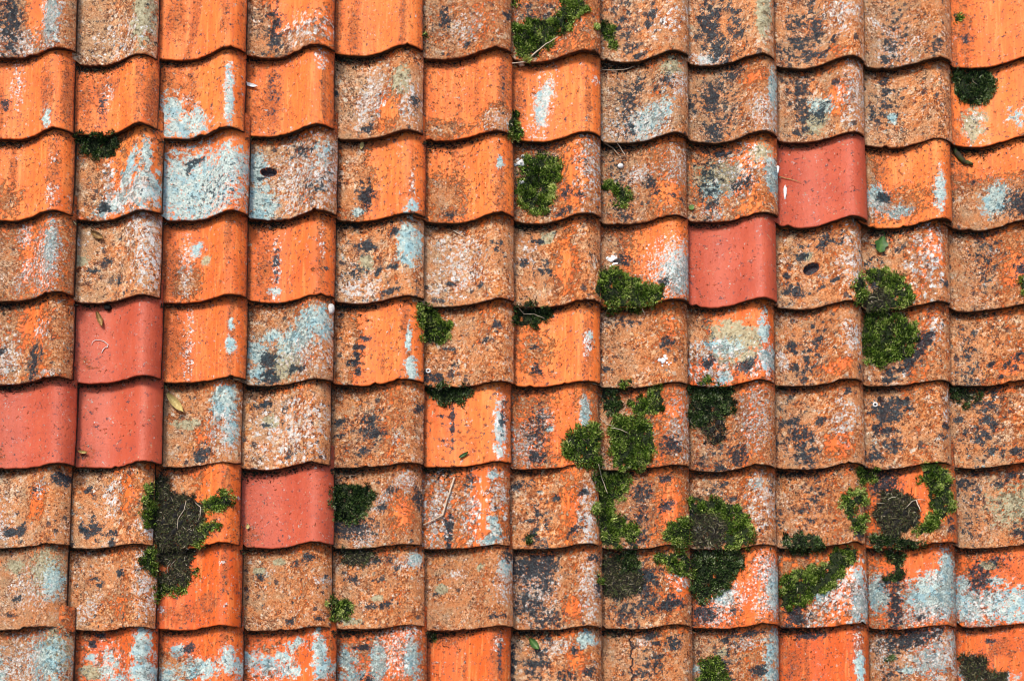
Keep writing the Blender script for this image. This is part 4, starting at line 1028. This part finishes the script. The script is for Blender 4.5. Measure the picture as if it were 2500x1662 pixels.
moss(Z9((95,300),(200,330),(330,345),(440,375),(490,450),(512,590),(490,640),(330,668),(300,610),(345,560),(340,470),(290,430),(200,435),(100,420)),
     "arched moss clump curling round white debris in seventh row", dark=.15)
dead_mat(Z9((110,440),(290,432),(345,470),(345,560),(300,640),(120,655)), "dark litter patch inside the arched moss clump", h=4, dens=.8)
moss([(1621,1316),(1629,1287),(1650,1273),(1677,1270),(1688,1294),(1685,1330),(1655,1332)], "bright tuft on lower right corner, left of the arched moss", h=8)
moss([(1600,1349),(1650,1346),(1680,1352),(1690,1374),(1686,1406),(1661,1399),(1625,1385)], "green moss lobe at the upper right of an eighth row tile", h=7)
moss(Z9((120,690),(480,690),(470,790),(400,850),(340,915),(260,975),(190,1020),(125,980)), "triangular moss clump below the arched moss clump", dark=.45, stems=40)
moss(Z9((710,620),(790,572),(900,560),(1040,600),(1000,648),(900,680),(740,660)), "flat oval moss on the front edge in seventh row", dark=.5, h=6, stems=10)
moss(Z9((1040,690),(1140,650),(1230,660),(1222,740),(1110,840),(1080,900),(960,970),(850,1035),(712,1060),(712,860),(830,800),(960,775),(1030,760)),
     "large diagonal moss wedge in the eighth row", dark=.1, stems=40)
moss(Z9((1180,290),(1240,262),(1280,300),(1282,360),(1215,370),(1210,450),(1280,440),(1283,570),(1240,570),(1200,500),(1140,430),(1125,330)), "C-shaped yellow-green moss at right side of a plain tan tile", h=7)
moss(Z9((1240,112),(1340,140),(1358,200),(1290,218),(1237,220)), "small dark moss tuft at the seam right under a row edge", dark=.4, h=6)
moss(Z9((1690,110),(1780,98),(1860,140),(1872,260),(1865,400),(1800,470),(1750,540),(1650,570),(1605,540),(1700,480),(1745,400),(1712,300),(1700,220),(1645,205)),
     "tall bright moss hook on the right of an orange tile", h=11)
dead_mat(Z9((1400,290),(1500,282),(1600,310),(1650,400),(1640,500),(1500,580),(1400,560),(1340,430)), "dark dead moss mat enclosed by the tall moss hook", h=8)
moss(Z9((1290,560),(1400,580),(1500,590),(1630,610),(1690,640),(1520,665),(1420,655),(1300,640)), "ragged dark moss along the edge below the dead mat, seventh row", dark=.8, h=5, stems=30)
moss(Z9((1400,690),(1560,680),(1540,760),(1560,860),(1520,900),(1430,870),(1480,800),(1450,740)), "thin dark moss trickle above the turquoise lichen triangle", dark=.9, h=4, stems=30, dens=.8)
moss(Z6((1285,330),(1400,325),(1520,370),(1590,450),(1625,510),(1570,570),(1450,600),(1420,545),(1480,500),(1400,440),(1300,400)), "moss arch above the brightest clump, fourth row", h=8)
moss(Z6((1240,380),(1290,395),(1290,560),(1240,560),(1205,450)), "small moss crescent left of the moss arch, across the seam", h=7)
dead_mat(Z6((1290,500),(1420,460),(1450,545),(1450,620),(1290,640)), "dark debris between the moss arch and the brightest clump", h=4)
moss(Z6((1282,630),(1380,615),(1530,650),(1632,715),(1622,820),(1570,920),(1480,950),(1390,990),(1300,945),(1262,800)), "brightest and fullest moss clump, in the fifth row at right", h=12)
moss(Z6((100,1150),(250,1130),(420,1130),(400,1180),(380,1280),(370,1330),(250,1340),(190,1400),(100,1370)), "dark green moss with black soil, sixth row right of middle", dark=.7, stems=50, h=6)
dead_mat(Z6((190,1400),(250,1330),(330,1340),(330,1500),(200,1510)), "black soil lump at the foot of the dark moss", h=8, dens=.25, cat='soil')
moss(Z6((180,1090),(245,1060),(258,1085),(250,1115),(190,1120)), "small tuft on the edge above the dark sixth row moss", dark=.4, h=4)
moss(Z6((1880,1112),(1980,1150),(2070,1210),(2000,1240),(1900,1190)), "thin dark moss under the tile edge at the right side", dark=.85, h=4, stems=25)
moss(Z7((1060,190),(1085,260),(1060,340),(1085,450),(1060,560),(1000,500),(970,420),(960,335),(1000,240)), "yellow-green moss rim left of the big dead mat", h=8)
dead_mat(Z7((1075,150),(1130,190),(1150,290),(1300,305),(1380,380),(1400,450),(1340,520),(1375,570),(1340,645),(1080,655),(1045,560),(1080,400),(1062,260)), "big grey-brown dead moss mat in the lower left", h=9)
moss(Z7((1370,360),(1420,322),(1550,290),(1572,340),(1480,420),(1420,412)), "green moss lobe at right of the big dead mat, upper", h=8)
moss(Z7((1370,500),(1450,480),(1478,520),(1400,580),(1365,590),(1350,640),(1290,640),(1300,580)), "yellow-green moss lobe at right of the big dead mat, lower", h=7)
moss(Z7((970,672),(1045,652),(1058,830),(990,800),(960,740)), "green tuft on the seam just below the big dead mat", dark=.2, h=7)
dead_mat(Z7((1060,655),(1330,660),(1300,740),(1300,820),(1270,900),(1100,920),(1065,840),(1120,815),(1180,800),(1100,760),(1062,740)), "dark stems and soil above the deep burnt-orange tile", h=6)
moss(Z7((1058,900),(1270,900),(1250,948),(1100,970),(1082,1015),(1058,1000)), "thin green moss fringe on the deep burnt-orange tile", dark=.3, h=5)
moss(Z7((1300,785),(1362,820),(1310,842)), "tiny moss sprig beside the dark stems, eighth row", h=4)
moss([(814,1180),(855,1184),(895,1190),(912,1205),(910,1228),(890,1252),(860,1270),(830,1272),(815,1245)], "rounded dark green cushion right of the low red tile", dark=.55, h=11)
moss([(798,1475),(815,1463),(850,1466),(863,1486),(850,1507),(822,1512),(806,1500)], "small green tuft on the seam in the eighth row", h=7)
dead_mat(Z8((20,672),(150,675),(260,690),(180,775),(60,770)), "dark debris under the tile edge below the rounded cushion", h=4)
moss(Z9((190,1410),(290,1410),(330,1500),(345,1580),(130,1580),(165,1500)), "moss tuft at the bottom edge, third quarter of the photo", dark=.35, stems=20, h=7)
moss(Z9((1390,1392),(1460,1400),(1440,1450),(1390,1440)), "small dark moss tuft on bottom row tile with slate band", dark=.5, h=4)
dead_mat(Z9((1912,1390),(2030,1390),(2110,1400),(2100,1480),(2230,1500),(2245,1580),(2000,1580),(1930,1520)), "dark dead mat in the bottom right corner", h=6)
moss(Z8((1268,565),(1330,540),(1352,570),(1310,600),(1280,592)), "tiny dark moss dot on a warm tan tile, seventh row", dark=.5, h=4)
moss(Z6((2348,385),(2372,370),(2372,500),(2345,450)), "green moss tip at the right edge of the photo", h=6)
moss(Z8((1870,690),(2000,680),(2060,760),(2010,840),(1920,830),(1870,760)), "green top of the dark mat on the grey-stained tile", dark=.5, h=5, stems=20)
dead_mat(Z8((1800,700),(1870,700),(1870,770),(1920,835),(2040,820),(2080,900),(1930,1000),(1800,970)), "dark dead mat on the grey-stained eighth row tile", h=5)
moss(Z8((1735,795),(1780,830),(1795,880),(1745,850)), "tiny moss tuft on the seam left of the grey-stained tile", h=4, dark=.2)
moss(Z8((600,1228),(690,1272),(650,1292),(610,1270)), "tiny dark moss in the top left corner of a burnt-orange tile", dark=.6, h=4)
moss(Z2((578,175),(598,190),(595,240),(580,240)), "thin moss strip at the seam in the top row, left of middle", h=4, dark=.3)
moss(Z2((1175,5),(1198,20),(1195,70),(1178,70)), "thin moss strip at the seam beside the top diagonal moss", h=4, dark=.4)


# ------------------------------------------------------------------ twigs, straws, leaves, shells and droppings
def path3(pts, lift):
    out = []
    for i, (x, y) in enumerate(pts):
        p, n = hit(x, y)
        l = lift[i] if isinstance(lift, (list, tuple)) else lift
        out.append(p + Vector((0, 0, l)))
    return out


def stick(name, pts, rads, label, cat, mat, tone=.7, lift=3, nut=None, sub=3):
    mb = MB()
    P = path3(pts, lift)
    Q, R = [], []
    rnd = random.Random(len(label))
    for i in range(len(P) - 1):
        for k in range(sub):
            t = k / sub
            Q.append(P[i].lerp(P[i + 1], t) + Vector((rnd.gauss(0, .4), rnd.gauss(0, .4), 0)))
            R.append(rads[i] * (1 - t) + rads[i + 1] * t)
    Q.append(P[-1]); R.append(rads[-1])
    mb.tube(Q, R, [min(1, max(0, tone + rnd.gauss(0, .12))) for _ in range(len(Q) * 6)], 6)
    if nut:
        c, rr = path3([nut[0]], 5)[0], nut[1]
        lump(mb, c, (rr, rr * 1.1, rr * .8), rnd, .75, .12)
    return mb.build(name, [mat], smooth=True, label=label, cat=cat)


def lump(mb, c, s, rnd, tone, rough=.2, nl=7, mm=10):
    vs, fs, ts = [], [], []
    for i in range(nl + 1):
        a = math.pi * i / nl
        for j in range(mm):
            b = 6.2832 * j / mm
            k = 1 + rnd.gauss(0, rough)
            vs.append(Vector((c[0] + s[0] * k * math.sin(a) * math.cos(b), c[1] + s[1] * k * math.sin(a) * math.sin(b), c[2] + s[2] * k * math.cos(a))))
            ts.append(min(1, max(0, tone + rnd.gauss(0, .12))))
            if i:
                j2 = (j + 1) % mm
                fs.append(((i - 1) * mm + j, i * mm + j, i * mm + j2, (i - 1) * mm + j2))
    mb.add(vs, fs, ts)


stick('dry_twig', Z2((1490,262),(1410,310),(1350,360),(1272,432),(1180,442)), [1.0,1.3,1.6,1.9,1.2],
      "thin pale twig with a knob, below the diagonal moss band", 'twig', M_TWIG, .85, 7, nut=(Z2((1243,440))[0], 7.5))
stick('dry_twig', Z8((790,185),(765,260),(738,340),(710,440),(650,470),(575,505)), [2.6,2.5,2.3,2.4,1.6,1.3],
      "bent grey-white twig on orange tile, seventh row", 'twig', M_TWIG, .75, 4)
stick('dry_straw', Z5((785,68),(820,88),(860,112)), [1.0,1.1,.7], "short pale straw under the edge, fourth row middle", 'straw', M_TWIG, .95, 3)
stick('dry_straw', Z5((1775,1335),(1820,1375),(1880,1400)), [.7,.9,.5], "curved dry stem left of the large upright moss", 'straw', M_TWIG, .8, 4)
stick('dry_straw', Z5((1850,1408),(1910,1418),(1965,1442)), [.7,.9,.5], "straight dry stem across the large upright moss top", 'straw', M_TWIG, .85, 9)
stick('dry_straw', Z8((1762,98),(1790,200),(1825,295)), [1.0,1.1,.8], "thin dry stalk crossing the long moss strip", 'straw', M_TWIG, .85, 8)
stick('dry_straw', Z3((695,1200),(770,1218),(850,1242)), [1.0,.9,.4], "fine straw on the upper smooth red tile", 'straw', M_DRYLEAF, .9, 2)
stick('dry_straw', Z9((1545,400),(1590,350),(1640,338),(1680,342)), [.7,.8,.8,.4], "arched white stem over the dead mat in the moss hook", 'straw', M_TWIG, .95, 12)
stick('dry_straw', Z9((1620,345),(1650,420)), [1.3,1.0], "stiff short straw beside the arched white stem", 'straw', M_TWIG, .9, 12)
stick('dry_straw', Z7((1270,350),(1255,410),(1215,470),(1210,540)), [.7,.8,.8,.4], "long pale thread lying on the big dead mat", 'straw', M_TWIG, .85, 13)
stick('dry_straw', Z7((1330,360),(1365,390),(1365,440),(1350,480)), [.7,.8,.8,.4], "curved pale thread at right of the big dead mat", 'straw', M_TWIG, .85, 12)
stick('dry_straw', Z8((10,150),(50,172),(120,168),(160,140)), [.8,.9,.9,.6], "dark bent stem under the edge, seventh row", 'straw', M_TWIG, .15, 3)
stick('dry_straw', Z5((1215,585),(1260,640),(1330,640),(1400,670)), [.6,.7,.7,.4], "pale rootlet looping over the flat dark moss", 'straw', M_TWIG, .8, 9)
stick('dry_twig', Z2((1790,480),(1880,485),(1960,475),(2010,455)), [.8,1.1,1.1,.7], "thin twig beneath the edge of top row, right of middle", 'twig', M_TWIG, .6, 4)
stick('dry_twig', Z2((1800,975),(1860,1010),(1900,1060),(1970,1075)), [1.4,1.8,1.6,1.0], "dark forked root under the second row edge", 'twig', M_TWIG, .25, 5)
stick('dry_twig', Z2((1890,980),(1915,1020),(1945,1068)), [.8,.9,.6], "pale rootlet beside the dark forked root", 'twig', M_TWIG, .85, 8)
stick('dry_twig', Z3((1880,1010),(1910,1060),(1950,1105),(2010,1120)), [5,7,6,2.5], "thick mossy stem stub at the right side, third row", 'twig', M_DEAD, .55, 4)
stick('white_feather', [(x / 2.775, 540 + y / 2.775) for x, y in ((622,842),(632,815),(655,806),(685,808),(712,818),(735,838),(730,856),(712,858),(700,872),(690,895))], [.5, .6, .9, .7, 1.0, .7, 1.1, .9, 1.3, .6],
      "curled white feather on the upper left red tile", 'feather', M_WHITE, .45, 2)


def leaf(name, c, ln, wd, ang, label, mat, tone=.5, stem=None, curl=6, lobes=0, cat='leaf'):
    mb = MB()
    p0, n0 = hit(*c)
    ca, sa = math.cos(ang), math.sin(ang)
    nu_, nv_ = 8, 5
    vs, ts, fs = [], [], []
    rnd = random.Random(int(c[0]))
    for side in (0, 1):
        for i in range(nu_ + 1):
            t = i / nu_
            wv = wd * math.sin(math.pi * min(1, t * .93 + .05))**.7 * (1 + lobes * .25 * math.sin(t * 14))
            for j in range(nv_):
                s = (j / (nv_ - 1) - .5) * 2
                lx, ly = (t - .5) * ln, s * wv / 2
                q = Vector((ca * lx - sa * ly, sa * lx + ca * ly, 0))
                h = hit(c[0] + q.x, c[1] - q.y)[0].z
                base = Vector((p0.x + q.x, p0.y + q.y, h + 3 + curl * (abs(s)**1.6) * .5 + curl * (t - .5)**2 * 2 - side * .7))
                vs.append(base)
                ts.append(min(1, max(0, tone + rnd.gauss(0, .1) + (.25 if j == 2 else 0))))
        o = side * (nu_ + 1) * nv_
        for i in range(nu_):
            for j in range(nv_ - 1):
                a = o + i * nv_ + j
                f = (a, a + nv_, a + nv_ + 1, a + 1)
                fs.append(f if side else f[::-1])
    mb.add(vs, fs, ts)
    if stem:
        P = path3(stem, 5)
        mb.tube(P, [.9] * len(P), .3, 5)
    return mb.build(name, [mat], smooth=True, label=label, cat=cat)


leaf('green_leaf', Z6((1388,165))[0], 42, 30, 1.35, "green leaf hanging on a stalk below the third row edge", M_LEAF, .45, stem=Z6((1395,60),(1410,90),(1412,120)), lobes=1)
leaf('green_leaf', Z8((1330,1310))[0], 34, 18, -.9, "small green leaf on the bottom row", M_LEAF, .5, stem=Z8((1270,1250),(1300,1275)))
leaf('green_leaf', Z3((105,1410))[0], 16, 13, .6, "tiny lime green leaf left of the red tile seam", M_LEAF, 1.0, curl=2)
leaf('dry_leaf', [(x / 2.775, 540 + y / 2.775) for x, y in ((1195, 1240),)][0], 58, 20, -.85, "curled straw-coloured leaf in the sixth row, left part", M_DRYLEAF, .85, curl=14)
leaf('dry_leaf', [(x / 2.775, 540 + y / 2.775) for x, y in ((665, 105),)][0], 34, 16, -.5, "small brown leaf on the cream-ridged tile, fourth row", M_DRYLEAF, .25, curl=9)
leaf('dry_leaf', [(x / 2.775, 540 + y / 2.775) for x, y in ((680, 670),)][0], 40, 13, -1.2, "brown leaf hanging onto the upper left red tile", M_DRYLEAF, .4, curl=9)
leaf('seed_husk', Z2((163, 992))[0], 20, 10, 1.4, "pale yellow seed husk below the cream-patched tile", M_DRYLEAF, 1.0, curl=3, cat='husk')
leaf('seed_husk', Z7((1680, 515))[0], 13, 9, 1.5, "tiny orange husk on the low red tile", M_DRYLEAF, .9, curl=3, cat='husk')
leaf('seed_husk', [(204, 1105)][0], 22, 7, -.1, "little curved husk on the red tile with pale streak", M_DRYLEAF, .85, curl=8, cat='husk')
leaf('green_leaf', Z8((852, 32))[0], 26, 9, .45, "small dark green leaf at the foot of bright orange tile", M_LEAF, .15, curl=4)
leaf('white_feather', Z1((1700, 585))[0], 34, 9, -.15, "small white feather at the seam, second row left", M_WHITE, .9, curl=7, cat='feather')


def blob(name, c, s, label, cat, mat, tone=.8, rough=.15, lift=1.5, n=1, spread=0):
    mb = MB()
    rnd = random.Random(int(c[0] * 3))
    for i in range(n):
        x, y = (c[0], c[1]) if i == 0 else (c[0] + rnd.gauss(0, spread), c[1] + rnd.gauss(0, spread))
        p, nn = hit(x, y)
        k = 1 if i == 0 else rnd.uniform(.25, .7)
        lump(mb, p + Vector((0, 0, lift * k)), (s[0] * k, s[1] * k, s[2] * k), rnd, tone, rough)
    return mb.build(name, [mat], smooth=True, label=label, cat=cat)


blob('bird_dropping', Z5((1850, 262))[0], (9, 6, 1.6), "white bird dropping above the broad moss clump", 'bird dropping', M_WHITE, .95, .2, n=9, spread=9)
blob('bird_dropping', Z5((2205, 945))[0], (8, 7, 1.6), "white bird dropping on the warm brown tile, fifth row", 'bird dropping', M_WHITE, .95, .2, n=9, spread=8)
blob('bird_dropping', Z9((150, 530))[0], (9, 6, 2.5), "white flaky lump beside the arched moss clump", 'bird dropping', M_WHITE, .8, .25, n=10, spread=11)
blob('bird_dropping', Z3((738, 1310))[0], (4, 16, 2), "white splash at left side of the upper red tile", 'bird dropping', M_WHITE, .95, .15, n=4, spread=7)
blob('bird_dropping', Z3((690, 1150))[0], (4, 9, 2), "small white splash at the seam left of the upper red tile", 'bird dropping', M_WHITE, .95, .15)
blob('pebble', [(x / 2.775, 540 + y / 2.775) for x, y in ((2245, 598),)][0], (9, 13, 5), "pale flat stone on the ridge of the blue-mottled tile", 'pebble', M_WHITE, .3, .05, 4)
blob('seed_pod', [(x / 2.775, 540 + y / 2.775) for x, y in ((733, 592),)][0], (10, 8, 7), "black round seed pod under the edge above a red tile", 'seed pod', M_SOIL, .3, .15, 4)
blob('lichen_tuft', Z2((1235, 1112))[0], (9, 7, 4), "grey leafy lichen left of the waisted moss clump", 'lichen', M_WHITE, .5, .3, n=8, spread=7)
blob('lichen_tuft', Z2((1245, 1240))[0], (6, 5, 3), "small grey lichen tuft by the waisted moss clump, lower", 'lichen', M_WHITE, .5, .3, n=4, spread=4)
blob('snail_shell', Z2((1915, 1130))[0], (8, 6, 5), "small white shell above the C-shaped moss clump", 'shell', M_WHITE, .6, .05, 3)


def ring(c, R, r, label, mat=M_WHITE, tone=.8):
    mb = MB()
    p, n = hit(*c)
    pts = [p + Vector((math.cos(t * .6283) * R, math.sin(t * .6283) * R * .9, 2)) for t in range(11)]
    mb.tube(pts, [r] * 11, tone, 5)
    return mb.build('snail_shell', [mat], smooth=True, label=label, cat='shell')


ring(Z5((612, 1015))[0], 5, 2.2, "tiny ring-shaped shell on the warm tan tile")
ring(Z6((1350, 1243))[0], 5, 2.0, "tiny white ring shell on the slate-stained tile")

# litter that gathers in the laps: crumbs, root hairs and cobweb, darkened to deepen the lap shade
mb = MB()
rnd = random.Random(5)
HEAVY = {(0,7),(1,7),(2,4),(2,3),(3,0),(3,4),(4,0),(5,7),(4,11),(1,11),(2,6),(5,4),(6,4),(6,8),(7,5),(7,6),(7,7),(1,5),(0,4),(4,3),(3,6),(5,3),(0,1),(1,0),(5,5),(5,9),(2,10),(7,4),(7,9)}
for r in range(8):
    for c in range(12):
        x0 = BORD[r][c - 1] if c else BORD[r][0] - 216
        x1 = BORD[r][c]
        hv = (r, c) in HEAVY
        for k in range(300 if hv else 130):
            s = abs(rnd.gauss(0, .26)) if rnd.random() < .75 else rnd.random() * .98
            if s > 1: continue
            x = x0 + s * (x1 - x0)
            if x < -5 or x > 2505: continue
            hc = np.clip(TRO[r][c] - CRE[r][c], 8, 40)
            ye = TRO[r][c] - float(prof(np.array([s]))[0]) * hc + 9 * (1 - r / 11)
            y = ye + rnd.expovariate(1 / (6.0 if hv else 3.2)) + 1
            p, n = hit(x, y)
            if rnd.random() < .62:
                a = rnd.uniform(1.0, 3.4) * (1.2 if hv else 1)
                q = p + n * a * .5
                d = [Vector((rnd.gauss(0, 1), rnd.gauss(0, .8), rnd.gauss(0, .6))).normalized() * a for _ in range(4)]
                mb.add([q + e for e in d], [(0, 1, 2), (0, 2, 3), (0, 3, 1), (1, 3, 2)], min(1, rnd.betavariate(1.1, 5.5)), 0)
            else:
                ln = rnd.uniform(4, 16)
                an = rnd.gauss(0, .9) + (3.14 if rnd.random() < .5 else 0)
                kk = rnd.gauss(0, .12)
                q = p + n * 1.5
                pts = []
                for i in range(4):
                    pts.append(q)
                    an += kk * ln / 4
                    q = q + Vector((math.cos(an), math.sin(an), rnd.uniform(-.1, .15))) * (ln / 4)
                rr = rnd.uniform(.35, .75)
                mb.tube(pts, [rr, rr, rr, rr * .4], min(1, rnd.betavariate(1.3, 2.2)), 3, 0)
mb.build('roof_litter', [M_DEAD], kind='stuff', label="dark crumbs and root hairs gathered under the tile edges", cat='litter')
